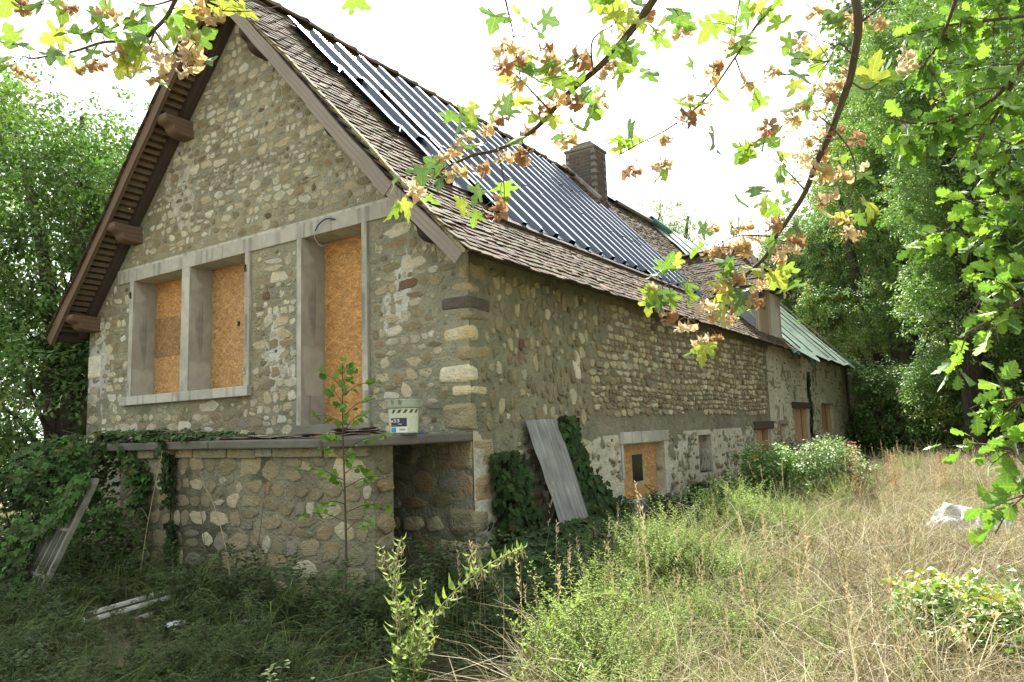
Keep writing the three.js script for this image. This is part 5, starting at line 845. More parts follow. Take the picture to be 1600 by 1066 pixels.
function keyCluster(seed) {   // a hanging bunch of winged maple seeds
  const r = RNG(seed), parts = [];
  const n = 5 + Math.floor(r() * 3);
  for (let i = 0; i < n; i++) {
    const a = i / n * 6.283 + rr(r, -0.3, 0.3), o = V(Math.cos(a) * 0.012, -0.03 - rr(r, 0, 0.025), Math.sin(a) * 0.012);
    parts.push(tube([[0, 0, 0], [o.x * 0.5, o.y * 0.6, o.z * 0.5], [o.x, o.y, o.z]], 0.0009, 0.0007, 3, 3));
    for (const s of [-1, 1]) {
      const b = a + s * 0.7, L = rr(r, 0.036, 0.05), Wd = rr(r, 0.017, 0.023), up = rr(r, 0.0, 0.03), tw = rr(r, -0.5, 0.5);
      parts.push(sheet(2, 5, (u, v) => { const t = v, w = Wd * Math.sin(Math.PI * (0.16 + 0.76 * Math.pow(t, 1.3))) * (u - 0.5) * 1.2, q = o.clone(); const out = L * Math.sin(t * 1.5) * 0.85, dn = -L * 0.35 * Math.sin(t * 2.6) + up * t * t; return q.add(V(Math.cos(b) * out - Math.sin(b) * w * Math.cos(tw), dn + w * (0.9 + 0.6 * Math.sin(tw)), Math.sin(b) * out + Math.cos(b) * w * Math.cos(tw) + 0.004 * Math.sin(t * 9 + i))); }));
    }
    const nut = new THREE.SphereGeometry(0.0045, 5, 4); nut.translate(o.x, o.y, o.z); parts.push(nut);
  }
  return merge(parts);
}
const KEYS = [0, 1, 2, 3, 4].map((i) => keyCluster(940 + i));
const twigWood = mat('twig_bark', [0.11, 0.075, 0.05], { map: barkTex, bump: T.woodBump, bs: 0.004 });
const limbWood = mat('limb_bark', [0.12, 0.1, 0.055], { map: rep(barkTex, 4, 2), bump: rep(T.woodBump, 8, 3), bs: 0.006 });
function nearest(curves, p) { let best = null, bd = 1e9; for (const c of curves) for (let i = 0; i <= 24; i++) { const q = c.getPoint(i / 24), d = q.distanceToSquared(p); if (d < bd) { bd = d; best = q; } } return best; }
function mapleBranch(label, data, radii, size, seed) {
  const r = RNG(seed), t = thing('maple_branch', label, 'branch'), curves = [];
  data.limbs.forEach((l, i) => { const rad = radii[Math.min(i, radii.length - 1)]; mesh(i ? 'twig' : 'limb', tube(l, rad, rad * 0.35, i ? 6 : 9, l.length * 6), i || rad < 0.007 ? twigWood : limbWood, t); curves.push(new THREE.CatmullRomCurve3(l.map((p) => V(...p)))); });
  const stalks = [];
  const hang = (p, down, roll) => { // orient +y along 'down', face turned by roll
    const y = down.clone().normalize(), x = V(Math.cos(roll), 0, Math.sin(roll)); x.addScaledVector(y, -x.dot(y)).normalize(); return M4().makeBasis(x, y, V().crossVectors(x, y)).setPosition(p);
  };
  for (const g of data.green) for (let k = 0; k < (r() < 0.25 ? 2 : 1); k++) {
    const c = V(...g).add(rdir(r).multiplyScalar(k * 0.06)), n = nearest(curves, c), sz = size * rr(r, 0.72, 1.15), off = c.clone().sub(n); if (off.lengthSq() < 1e-4) off.set(0.01, -0.01, 0);
    const d = off.normalize().multiplyScalar(0.7).add(V(rr(r, -0.5, 0.5), rr(r, -0.9, 0.1), rr(r, -0.5, 0.5))).normalize();
    const o = mesh('leaf', mapleLeaves[Math.floor(r() * 8)], mapleMats[Math.floor(Math.pow(r(), 1.2) * 4)], t); o.applyMatrix4(hang(c.clone().addScaledVector(d, -sz * 0.4), d, r() * 6.28).multiply(place(0, 0, 0, 0, 0, 0, sz)));
    const s = c.clone().addScaledVector(d, -sz * 0.4), reach = n.distanceTo(s); const e = reach > 0.22 ? s.clone().lerp(n, 0.22 / reach) : n; stalks.push(tube([e, e.clone().lerp(s, 0.5).add(V(0, 0.012, 0)), s], 0.0013, 0.001, 4, 4));
    if (reach > 0.22) stalks.push(tube([n, n.clone().lerp(e, 0.5).add(V(0, -0.008, 0)), e], 0.0022, 0.0014, 4, 4));
  }
  for (const g of data.keys) {
    const c = V(...g), n = nearest(curves, c), o = mesh('seed_cluster', KEYS[Math.floor(r() * 5)], keyMats[Math.floor(r() * 3)], t); o.applyMatrix4(place(c.x, c.y + 0.02, c.z, rr(r, -0.7, 0.7), r() * 6, rr(r, -0.7, 0.7), rr(r, 0.55, 0.9)));
    const s = c.clone().add(V(0, 0.02, 0)); stalks.push(tube([n, n.clone().lerp(s, 0.6).add(V(0, 0.015, 0)), s], 0.0016, 0.001, 4, 5));
  }
  mesh('stalks', merge(stalks), twigWood, t);
}
mapleBranch('maple branch reaching across the sky from top centre down to the metal roof', BR.mid, [0.012, 0.004], 0.074, 301);
mapleBranch('thin maple twig with few leaves hanging over the chimney and open tree', BR.thin, [0.005, 0.003], 0.076, 302);
mapleBranch('thickest maple limb curving down from the top right before the dormer', BR.limb, [0.0145, 0.005, 0.0035], 0.074, 303);
mapleBranch('maple branch in the top left corner before the left roof slope', BR.left, [0.007, 0.0035], 0.074, 304);
{ // oak at the right edge
  const r = RNG(310), spots = [];
  const labels = ['long oak branch with lobed leaves reaching in from the right below the top corner', 'oak twig drooping under the topmost oak branch', 'oak branch at the right edge at mid height, level with the dark wood', 'oak branch at the right edge beside the forked tree', 'oak branch at the right edge just over the meadow', 'lower oak branch at the right edge before the back of the meadow', 'lowest oak branch at the right edge above the plastic bag', 'dark oak branch along the top right edge', 'oak branch falling from the top edge at right', 'short oak branch in the upper right corner region', 'oak branch at the right edge a little below the long one', 'oak branch at the right edge just above the middle of the frame', 'inner oak branch hanging straight down the right edge'];
  BR.oak.limbs.forEach((l, i) => {
    const t = thing('oak_branch', labels[i], 'branch'), c = new THREE.CatmullRomCurve3(l.map((p) => V(...p))), len = c.getLength(), stalks = [];
    mesh('limb', tube(l, 0.009, 0.003, 6, l.length * 5), twigWood, t);
    const tw = [c]; for (let k = 0; k < 5; k++) { const b = c.getPoint(rr(r, 0.15, 0.98)), e = b.clone().addScaledVector(c.getTangent(0.5), rr(r, 0.02, 0.1)).add(V(rr(r, -0.1, 0.1), rr(r, -0.12, 0.1), rr(r, -0.1, 0.1))); const p = [b, b.clone().lerp(e, 0.5).add(V(0, 0.012, 0)), e]; stalks.push(tube(p, 0.0028, 0.0014, 5, 6)); tw.push(new THREE.CatmullRomCurve3(p)); }
    const n = Math.round(len * 170);
    for (let k = 0; k < Math.min(n, 130); k++) {
      const q = Math.pow(r(), 0.7), cc = tw[Math.floor(r() * 6)], b = cc.getPoint(q), p = b.clone().add(rdir(r).multiplyScalar(rr(r, 0.015, 0.04))), d = p.clone().sub(b).normalize().multiplyScalar(0.7).add(cc.getTangent(q).multiplyScalar(0.5)).add(V(0, -0.3, 0)).normalize();
      const x = rdir(r); x.addScaledVector(d, -x.dot(d)).normalize(); const sz = rr(r, 0.042, 0.085), o = mesh('leaf', oakLeaves[Math.floor(r() * 4)], oakMats[i > 6 ? Math.floor(r() * 2.4 + 0.6) : Math.floor(r() * 2.5)], t);
      o.applyMatrix4(M4().makeBasis(x, d, V().crossVectors(x, d)).setPosition(p).multiply(place(0, 0, 0, 0, 0, 0, sz))); stalks.push(tube([b, b.clone().lerp(p, 0.5), p], 0.0014, 0.0009, 3, 2));
    }
    mesh('stalks', merge(stalks), twigWood, t);
  });
  // the crown of the same oak farther back, above and right
  tree('oak_tree', 'oak crown of small lobed leaves filling the top right corner', { x: 6.3, z: -2.6, h: 8.4, r: 0.16, seed: 320, n: 4200, tw: 'small', col: 'mid', gap: 0.42, stems: [[-0.2, 0], [0.3, 0.3]], bark: mossBark, blobs: [[-1.3, 5.6, 0.2, 1.5, 1.5, 1.4, 5], [-0.5, 6.9, 0.2, 1.9, 1.5, 1.6, 5], [-0.2, 3.9, 0.4, 1.0, 1.3, 1.2, 4]] });
}

// ---------------------------------------------------------------- low plants
function ribbon(A, pts, w0, c) {   // a bent blade through points, tapering to its tip
  const b = A.pos.length / 3, n = pts.length, s = V().subVectors(pts[n - 1], pts[0]).cross(V(0.3, 1, 0.2)).normalize();
  if (s.lengthSq() < 0.5) s.set(1, 0, 0);
  pts.forEach((p, i) => { const w = w0 * (1 - Math.pow(i / (n - 1), 1.6)) * 0.5 + 0.0004; A.pos.push(p.x - s.x * w, p.y - s.y * w, p.z - s.z * w, p.x + s.x * w, p.y + s.y * w, p.z + s.z * w); A.uv.push(0, i, 1, i); if (c) A.col.push(...c, ...c); if (i < n - 1) { const a = b + i * 2; A.idx.push(a, a + 1, a + 2, a + 2, a + 1, a + 3); } });
}
function tuft(seed, n, h, spread, lean, w, cols) {
  const r = RNG(seed), A = acc();
  for (let i = 0; i < n; i++) {
    const a = r() * 6.283, L = h * rr(r, 0.55, 1.15), o = V(rr(r, -1, 1) * spread, -0.03, rr(r, -1, 1) * spread), k = lean * rr(r, 0.4, 1.3), pts = [];
    for (let q = 0; q <= 4; q++) { const t = q / 4, bend = k * t * t; pts.push(o.clone().add(V(Math.cos(a) * L * bend * 0.9, L * (t - 0.42 * bend * t), Math.sin(a) * L * bend * 0.9))); }
    const c = cols[Math.floor(r() * cols.length)], v = rr(r, 0.75, 1.25); ribbon(A, pts, w * rr(r, 0.7, 1.4), c.map((x) => x * v));
  }
  return finish(A);
}
const plantMat = mat('plants', [1, 1, 1], { tr: 0.4, rough: 0.9, vc: true, spec: 0.25 });
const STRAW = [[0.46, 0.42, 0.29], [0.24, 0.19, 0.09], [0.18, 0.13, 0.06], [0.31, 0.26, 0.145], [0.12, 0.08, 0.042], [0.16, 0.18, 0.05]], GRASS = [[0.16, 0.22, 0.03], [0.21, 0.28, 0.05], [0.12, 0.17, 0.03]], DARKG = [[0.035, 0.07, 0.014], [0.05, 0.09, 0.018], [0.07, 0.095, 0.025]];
function weed(seed, h, n, l, w, cols, branches = 3) {   // an upright leafy weed with side shoots
  const r = RNG(seed), A = acc();
  const shoot = (o, d, L, m, ll) => { const e = o.clone().addScaledVector(d, L), mid = o.clone().lerp(e, 0.5).add(V(rr(r, -0.03, 0.03), 0.02, rr(r, -0.03, 0.03))); ribbon(A, [o, mid, e], 0.007, [0.16, 0.19, 0.07]); for (let i = 0; i < m; i++) { const t = 0.15 + 0.85 * (i + r()) / m, a = i * 2.4, q = t < 0.5 ? o.clone().lerp(mid, t * 2) : mid.clone().lerp(e, t * 2 - 1), ld = V(Math.cos(a), rr(r, 0.1, 0.8), Math.sin(a)).normalize(), nn = V(0, 1, 0).addScaledVector(ld, -ld.y).normalize(), c = cols[Math.floor(r() * cols.length)], v = rr(r, 0.75, 1.25); leafInto(A, q, ld, nn, ll * (1.15 - 0.6 * t) * rr(r, 0.8, 1.2), w * (1.15 - 0.5 * t), 0.15, 0.25, c.map((x) => x * v)); } };
  shoot(V(0, -0.03, 0), V(rr(r, -0.12, 0.12), 1, rr(r, -0.12, 0.12)).normalize(), h, n, l);
  for (let i = 0; i < branches; i++) { const a = i * 2.2 + r(), y = h * rr(r, 0.3, 0.7); shoot(V(0, y, 0), V(Math.cos(a) * 0.7, 1, Math.sin(a) * 0.7).normalize(), (h - y) * rr(r, 0.7, 1.1), Math.round(n * 0.6), l * 0.7); }
  return finish(A);
}
function scatter(name, label, cat, geos, N, seed, sample, m = plantMat) {
  const g = thing(name, label, cat, [0, 0, 0], null, 'stuff'), r = RNG(seed), lists = geos.map(() => []);
  for (let i = 0; i < N; i++) { const s = sample(r, i); if (!s) continue; const [x, y, z, k, tl] = s; lists[s[5] ?? Math.floor(r() * geos.length)].push({ m: M4().compose(V(x, y, z), new THREE.Quaternion().setFromEuler(new THREE.Euler(rr(r, -1, 1) * (tl || 0.15), r() * 6.283, rr(r, -1, 1) * (tl || 0.15), 'XYZ')), V(1, rr(r, 0.8, 1.2), 1).multiplyScalar(k)), c: new THREE.Color().setScalar(rr(r, 0.8, 1.15)) }); }
  lists.forEach((l, i) => l.length && instanced(name + '_tufts', geos[i], m, l, g)); return g;
}
const gN = (x, z, s, f = 0.7) => fbm(x * f + 50, z * f + 50, 0, s, 3);
// where the meadow is green: a belt about two metres wide along the wall and in the left half of the foreground
const greenness = (x, z) => smooth(3.3, 2.3, x + 1.5 * (gN(x, z, 1001) - 0.5) - 0.13 * Math.max(z, -7));
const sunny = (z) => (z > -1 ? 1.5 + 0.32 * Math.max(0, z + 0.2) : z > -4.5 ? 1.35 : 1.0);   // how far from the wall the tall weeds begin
{
  const straw = [tuft(1, 22, 0.5, 0.1, 1.0, 0.005, STRAW), tuft(2, 22, 0.62, 0.12, 1.3, 0.005, STRAW), tuft(3, 20, 0.42, 0.12, 1.5, 0.006, [...STRAW, GRASS[1]]), tuft(4, 14, 0.8, 0.1, 0.8, 0.004, STRAW)];
  scatter('dry_grass', 'long bleached dry grass lying in swathes over the sunny meadow', 'grass', straw, 17000, 1010, (r) => {
    const z = 3.0 - 26 * Math.pow(r(), 1.75), x = rr(r, 0.3, 4.6 + (3.2 - z) * 0.18); if (x < sunny(z) - 0.1 || r() < greenness(x, z) * 0.62 || (Math.hypot(x - 3.9, z - 0.7) < 0.5 && r() < 0.8)) return null;
    return [x, groundY(x, z), z, rr(r, 0.6, 1.15) * (0.35 + 1.2 * gN(x, z, 1012, 0.9)), 0.5];
  });
  const flat = [tuft(11, 26, 0.55, 0.2, 2.3, 0.005, STRAW), tuft(12, 26, 0.5, 0.2, 2.6, 0.005, [...STRAW, [0.24, 0.2, 0.1]])];
  scatter('matted_straw', 'matted straw flattened between the standing grass', 'straw', flat, 9000, 1011, (r) => { const z = 3.2 - 26 * Math.pow(r(), 1.7), x = rr(r, 0.2, 4.8 + (3.2 - z) * 0.18); if (x < sunny(z) - 0.2 || r() < greenness(x, z) * 0.75) return null; return gN(x, z, 1013, 1.2) < 0.4 && r() < 0.75 ? null : [x, groundY(x, z) + 0.02, z, rr(r, 0.6, 1.2), 0.35]; });
  const green = [tuft(21, 20, 0.5, 0.1, 0.9, 0.008, GRASS), tuft(22, 18, 0.65, 0.1, 1.1, 0.008, [...GRASS, STRAW[0]]), weed(31, 0.6, 26, 0.042, 0.01, [[0.18, 0.25, 0.035], [0.24, 0.31, 0.06]], 4), weed(32, 0.72, 28, 0.045, 0.011, [[0.17, 0.24, 0.035], [0.23, 0.29, 0.06]], 5), weed(33, 0.45, 22, 0.05, 0.018, [[0.12, 0.22, 0.03], [0.17, 0.27, 0.04]], 4), weed(34, 0.85, 52, 0.05, 0.012, [[0.17, 0.26, 0.035], [0.24, 0.33, 0.06], [0.13, 0.21, 0.04]], 9), weed(35, 0.55, 26, 0.085, 0.045, [[0.12, 0.23, 0.03], [0.19, 0.3, 0.045]], 5), weed(36, 0.95, 44, 0.06, 0.014, [[0.18, 0.26, 0.04], [0.25, 0.33, 0.07]], 11)];
  scatter('green_weeds', 'tall fresh green weeds and grass in the sun along the shaded wall', 'weeds', green, 15000, 1020, (r) => {
    const z = 3.0 - 16 * Math.pow(r(), 1.5), x = rr(r, 0.6, 4.2); if (r() > (0.22 + 0.8 * greenness(x, z)) * smooth(-0.25, 0.3, x - sunny(z))) return null;
    return [x, groundY(x, z), z, rr(r, 0.5, 1.1) * (0.4 + 1.1 * gN(x, z, 1022, 1.1)) * (z > 0.9 ? 0.8 : z > -3.2 && x < 2.3 ? 0.95 : 0.75), 0.3, gN(x, z, 1023, 1.3) > 0.56 && x < 2.6 ? [5, 7, 5, 6, 3, 7][Math.floor(r() * 6)] : [0, 1, 2, 3, 4, 4][Math.floor(r() * 6)]];
  });
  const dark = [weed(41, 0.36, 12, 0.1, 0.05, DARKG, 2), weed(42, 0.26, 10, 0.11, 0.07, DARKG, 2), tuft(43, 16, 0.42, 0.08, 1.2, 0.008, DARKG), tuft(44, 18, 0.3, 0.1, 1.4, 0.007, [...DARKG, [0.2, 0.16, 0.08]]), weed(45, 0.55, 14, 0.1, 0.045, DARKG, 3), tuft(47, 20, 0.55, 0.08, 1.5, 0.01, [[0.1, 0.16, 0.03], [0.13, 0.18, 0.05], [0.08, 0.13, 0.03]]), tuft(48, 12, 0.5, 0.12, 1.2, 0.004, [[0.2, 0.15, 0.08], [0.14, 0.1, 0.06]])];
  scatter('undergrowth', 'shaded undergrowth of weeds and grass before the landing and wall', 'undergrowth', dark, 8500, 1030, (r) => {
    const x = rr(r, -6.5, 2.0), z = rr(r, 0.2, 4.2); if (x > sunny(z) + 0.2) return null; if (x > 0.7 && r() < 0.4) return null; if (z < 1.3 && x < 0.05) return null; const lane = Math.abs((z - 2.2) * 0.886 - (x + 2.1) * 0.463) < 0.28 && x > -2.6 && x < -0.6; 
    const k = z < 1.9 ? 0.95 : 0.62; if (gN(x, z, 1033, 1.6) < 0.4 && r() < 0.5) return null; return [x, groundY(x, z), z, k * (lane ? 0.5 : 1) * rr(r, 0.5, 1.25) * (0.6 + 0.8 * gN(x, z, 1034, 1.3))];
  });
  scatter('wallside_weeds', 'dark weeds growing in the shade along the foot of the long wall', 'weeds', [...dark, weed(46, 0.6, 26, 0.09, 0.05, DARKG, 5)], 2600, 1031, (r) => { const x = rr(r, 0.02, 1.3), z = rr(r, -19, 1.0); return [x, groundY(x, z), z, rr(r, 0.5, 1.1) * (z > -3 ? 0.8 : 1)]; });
  scatter('left_lawn', 'rough lawn in patchy light beyond the left end of the landing', 'grass', [tuft(51, 18, 0.22, 0.1, 1.0, 0.006, [...GRASS, STRAW[1]])], 1800, 1040, (r) => { const x = rr(r, -16, -4.5), z = rr(r, -4, 2.4); return [x, groundY(x, z), z, rr(r, 0.6, 1.1)]; });
  // single tall stems standing in the meadow
  const seedhead = (seed) => { const r = RNG(seed), A = acc(), h = rr(r, 0.8, 1.0); ribbon(A, [V(0, 0, 0), V(0.03, h * 0.5, 0.02), V(0.1 + 0.1 * r(), h, 0.05)], 0.005, [0.36, 0.29, 0.15]); for (let i = 0; i < 26; i++) { const y = h * rr(r, 0.72, 1.02), a = r() * 6.28; leafInto(A, V(0.03 + 0.1 * (y / h - 0.5), y, 0.03), V(Math.cos(a) * 0.5, 0.8, Math.sin(a) * 0.5).normalize(), V(1, 0, 0), 0.03, 0.008, 0, 0.3, [0.42, 0.34, 0.2]); } return finish(A); };
  scatter('seeding_grass', 'tall seeding grass stems standing above the meadow', 'grass', [seedhead(1), seedhead(2), seedhead(3)], 420, 1050, (r) => { const z = 2.2 - 16 * Math.pow(r(), 1.5), x = rr(r, 1.2, 4.6 + (2 - z) * 0.14); return [x, groundY(x, z), z, rr(r, 0.6, 1.0), 0.2]; });
}
// ivy and brambles --------------------------------------------------
const IVY = [[0, 0], [0.2, -0.12], [0.46, 0.02], [0.36, 0.2], [0.56, 0.4], [0.28, 0.5], [0.22, 0.7], [0, 1]];
const ivyLeaf = [0, 1, 2].map((i) => lobed(IVY, 960 + i, 0.1, 0.15)), bramLeaf = (() => { const A = acc(); for (const a of [-0.9, 0, 0.9]) leafInto(A, V(0, 0, 0), V(Math.sin(a), Math.cos(a), 0), V(0, 0, 1), 1, 0.75, 0.2, 0.2); return finish(A); })();
const ivyMat = mat('ivy_leaf', [1, 1, 1], { tr: 0.25, rough: 0.75, spec: 0.35 });
function creeper(name, label, cat, N, seed, place3, size, stems, col = GREEN.ivy, geos = ivyLeaf) {
  const r = RNG(seed), t = thing(name, label, cat), lists = geos.map(() => []);
  if (stems.length) mesh('stem', merge(stems.map((s) => tube(s, 0.012, 0.004, 5))), mossBark, t);
  for (let i = 0; i < N; i++) { const s = place3(r, i); if (!s) continue; const [p, n] = s; const z = n.clone().add(rdir(r).multiplyScalar(0.55)).normalize(), y = V(rr(r, -0.6, 0.6), -1, rr(r, -0.6, 0.6)); y.addScaledVector(z, -y.dot(z)).normalize(); const k = rr(r, 0.6, 1.35); lists[i % geos.length].push({ m: M4().makeBasis(V().crossVectors(y, z), y, z).setPosition(p).multiply(place(0, 0, 0, 0, 0, 0, size * rr(r, 0.7, 1.3))), c: new THREE.Color().setRGB(col[0] * k * (1 + (r() < 0.03 ? 1.6 : 0)), col[1] * k * rr(r, 0.8, 1.3), col[2] * k) }); }
  lists.forEach((l, i) => l.length && instanced('leaves', geos[i], ivyMat, l, t)); return t;
}
const gauss = (r) => (r() + r() + r() - 1.5) / 1.5;
creeper('ivy_strand', 'dark ivy strand hanging down the middle-left of the landing wall', 'ivy', 900, 1101, (r) => { const v = r(), y = 1.58 - 1.45 * v, w = (0.13 + 0.05 * Math.sin(y * 7)) * (1 - 0.25 * v); const x = -3.03 + gauss(r) * w + 0.06 * Math.sin(y * 4); return fbm(x * 7, y * 5, 0, 1102, 3) > 0.4 ? [V(x, y, 1.15 + r() * 0.07 + (y > 1.4 ? 0.1 : 0)), V(0, 0, 1)] : null; }, 0.05, [[[-3.02, 0.1, 1.14], [-3.06, 0.8, 1.15], [-3.0, 1.5, 1.17], [-3.05, 1.56, 1.2]]]);
creeper('ivy_bush', 'ivy heaped against the long wall right of the house corner', 'ivy', 3400, 1103, (r) => { const y = Math.pow(r(), 1.1) * 1.32, w = 0.2 + 0.1 * (1.3 - y), z = -0.48 + gauss(r) * w * 1.5 - 0.1 * (1 - y), x = 0.04 + Math.abs(gauss(r)) * (0.12 + 0.3 * (1.32 - y)); return fbm(z * 5, y * 5, 0, 1104, 3) > 0.36 ? [V(x, y, z), V(1, 0.2, 0.3)] : null; }, 0.075, [[[0.2, 0, -0.5], [0.08, 0.6, -0.45], [0.04, 1.25, -0.4]]]);
creeper('ivy_bush', 'big ivy thicket swallowing the right side of the corrugated sheet', 'ivy', 8200, 1105, (r) => {
  const y = Math.pow(r(), 1.25) * 1.66, c = lerp(-1.95, -1.62, y / 1.66), w = 0.2 + 0.85 * smooth(1.4, 0.0, y), z = c + gauss(r) * w * 1.25 - 0.15 * (1 - y / 1.66), x = 0.05 + Math.abs(gauss(r)) * (0.14 + 0.7 * smooth(1.3, 0, y)); if (z > -1.45 + 0.5 * smooth(0.9, 0.2, y) && y > 0.35) return null; return fbm(z * 4, y * 4, 0, 1106, 3) > 0.36 ? [V(x, y, z), V(1, 0.3, 0.4)] : null; }, 0.08, [[[0.3, 0, -1.9], [0.1, 0.8, -1.75], [0.05, 1.6, -1.6]], [[0.4, 0, -2.2], [0.12, 0.7, -2.1], [0.05, 1.2, -1.9]]]);
creeper('ivy_mound', 'low dark ivy mound on the ground before the corner of the house', 'ivy', 8500, 1107, (r) => { const a = r() * 6.28, q = Math.sqrt(r()), x = 0.62 + Math.cos(a) * q * 0.85, z = -0.95 + Math.sin(a) * q * 2.1; return [V(x, groundY(x, z) + 0.06 + 0.5 * (1 - q * q) * rr(r, 0.5, 1), z), V(0.3, 1, 0.4)]; }, 0.075, []);
creeper('ivy_patch', 'small dark ivy patch low on the pale wall right of the small boarded window', 'ivy', 420, 1108, (r) => { const y = 0.05 + r() * 0.55, z = -5.9 + gauss(r) * 0.4 * (1 - 0.6 * y); return [V(0.03 + r() * 0.14, y, z), V(1, 0.1, 0.3)]; }, 0.075, []);
creeper('ivy_trail', 'thin ivy trail climbing the far plastered wall by its doors', 'ivy', 260, 1109, (r) => { const y = rr(r, 0.9, 2.8), z = -14.95 + 0.08 * Math.sin(y * 6) + gauss(r) * 0.08; return [V(0.03 + r() * 0.03, y, z), V(1, 0, 0.2)]; }, 0.08, []);
creeper('bramble_bank', 'dark bramble and ivy bank burying the left end of the landing', 'bramble', 16000, 1110, (r, i) => {
  const x = rr(r, -5.75, -3.45), dome = Math.sqrt(Math.max(0, 1 - Math.pow((x + 4.45) / 1.32, 2))), top = 0.25 + 1.42 * dome, z = rr(r, 0.9, 2.5), fz = z < 1.45 ? 1 : Math.sqrt(Math.max(0, 1 - Math.pow((z - 1.45) / 1.1, 2)));
  const q = Math.pow(r(), 0.35), y = top * fz * q; if (i % 7 === 0) { const u = r(), v = r(), A = V(-3.72, 1.2, 1.8).lerp(V(-2.98, 1.24, 1.95), u).lerp(V(-4.3, -0.05, 2.15).lerp(V(-3.45, -0.05, 2.3), u), v).lerp(EYE, 0.06); return fbm(u * 3, v * 5, 0, 1117, 3) > 0.57 ? [A.add(V(0.03, 0.03, 0.05 + 0.06 * r())), V(0.3, 0.4, 0.8)] : null; } if (x > -4.4 && z > 1.75 && r() < 0.5) return null; if (x > -3.9 && y > 0.9 && z > 1.3) return null; if (x > -4.0 && x < -2.9 && z > 1.7 && r() < 0.25) return null; if (fbm(x * 2.6 + y, z * 2.6 - y, 0, 1111, 3) < 0.45) return null;
  return [V(x, y, z), V(0.2, 0.8, 0.5)]; }, 0.062, [[[-4.6, 0, 1.6], [-4.4, 0.9, 1.9], [-4.0, 0.9, 2.3]], [[-5.2, 0, 1.6], [-5.0, 1.1, 2.0], [-4.5, 0.7, 2.4]], [[-4.3, 0, 1.4], [-4.2, 1.4, 1.4], [-3.6, 1.6, 1.3]]], [0.05, 0.1, 0.02], [bramLeaf, ...ivyLeaf]);
creeper('creeping_ivy', 'ivy and bramble runners creeping over the left end of the slab', 'ivy', 900, 1112, (r) => { const x = -4.3 + 2.0 * Math.pow(r(), 1.4), z = rr(r, 0.2, 1.3); return fbm(x * 5, z * 5, 0, 1113, 3) > 0.45 ? [V(x, 1.55 + r() * 0.14 * (1 - (x + 4.3) / 2.4), z), V(0, 1, 0.5)] : null; }, 0.07, [[[-4.3, 1.5, 1.2], [-3.4, 1.62, 1.15], [-2.6, 1.6, 1.22]]], [0.042, 0.085, 0.018], [...ivyLeaf, bramLeaf]);
// sapling before the landing -----------------------------------------
{
  const r = RNG(1201), t = thing('sapling', 'slim young tree with round green leaves in front of the landing wall', 'sapling'), leaves = [], ends = [];
  const stem = [[-0.12, 0, 1.55], [-0.1, 0.5, 1.52], [-0.13, 1.1, 1.5], [-0.17, 1.6, 1.48], [-0.19, 2.12, 1.46]]; mesh('stem', tube(stem, 0.013, 0.003, 7, 30), twigWood, t);
  const c = new THREE.CatmullRomCurve3(stem.map((p) => V(...p))), br = [];
  for (let i = 0; i < 22; i++) { const q = 0.38 + 0.6 * i / 22, b = c.getPoint(q), a = i * 2.4 + 0.5, L = rr(r, 0.3, 0.62) * (1.3 - q * 0.9) * (i % 3 ? 1 : 1.3), e = b.clone().add(V(Math.cos(a) * L, rr(r, 0.0, 0.16), Math.sin(a) * L * 0.55)); br.push(tube([b, b.clone().lerp(e, 0.5).add(V(0, 0.04, 0)), e], 0.004, 0.0015, 4, 6)); ends.push([b, e]); }
  mesh('side_shoots', merge(br), twigWood, t);
  const round = lobed([[0, 0], [0.2, 0.04], [0.38, 0.2], [0.44, 0.45], [0.36, 0.7], [0.18, 0.9], [0, 1]], 990, 0.12, 0.15), gm = [lm('sapling_leaf', [0.14, 0.26, 0.035], 0.45), lm('sapling_leaf_light', [0.2, 0.33, 0.05], 0.5)];
  for (const [b, e] of [...ends, [c.getPoint(0.85), c.getPoint(1)], [c.getPoint(0.6), c.getPoint(0.9)]]) { const n = 9 + Math.floor(r() * 5); for (let k = 0; k < n; k++) { const q = rr(r, 0.25, 1.02), p = b.clone().lerp(e, q).add(V(0, 0.03 * Math.sin(q * 3), 0)), d = e.clone().sub(b).normalize().multiplyScalar(0.6).add(V(rr(r, -0.8, 0.8), rr(r, -0.7, 0.35), rr(r, -0.8, 0.8))).normalize(), x = V(1, 0, -0.5).add(rdir(r).multiplyScalar(0.6)); x.addScaledVector(d, -x.dot(d)).normalize(); const o = mesh('leaf', round, gm[Math.floor(r() * 2)], t); o.applyMatrix4(M4().makeBasis(x, d, V().crossVectors(x, d)).setPosition(p.addScaledVector(d, 0.012)).multiply(place(0, 0, 0, 0, 0, 0, rr(r, 0.036, 0.066)))); } }
}
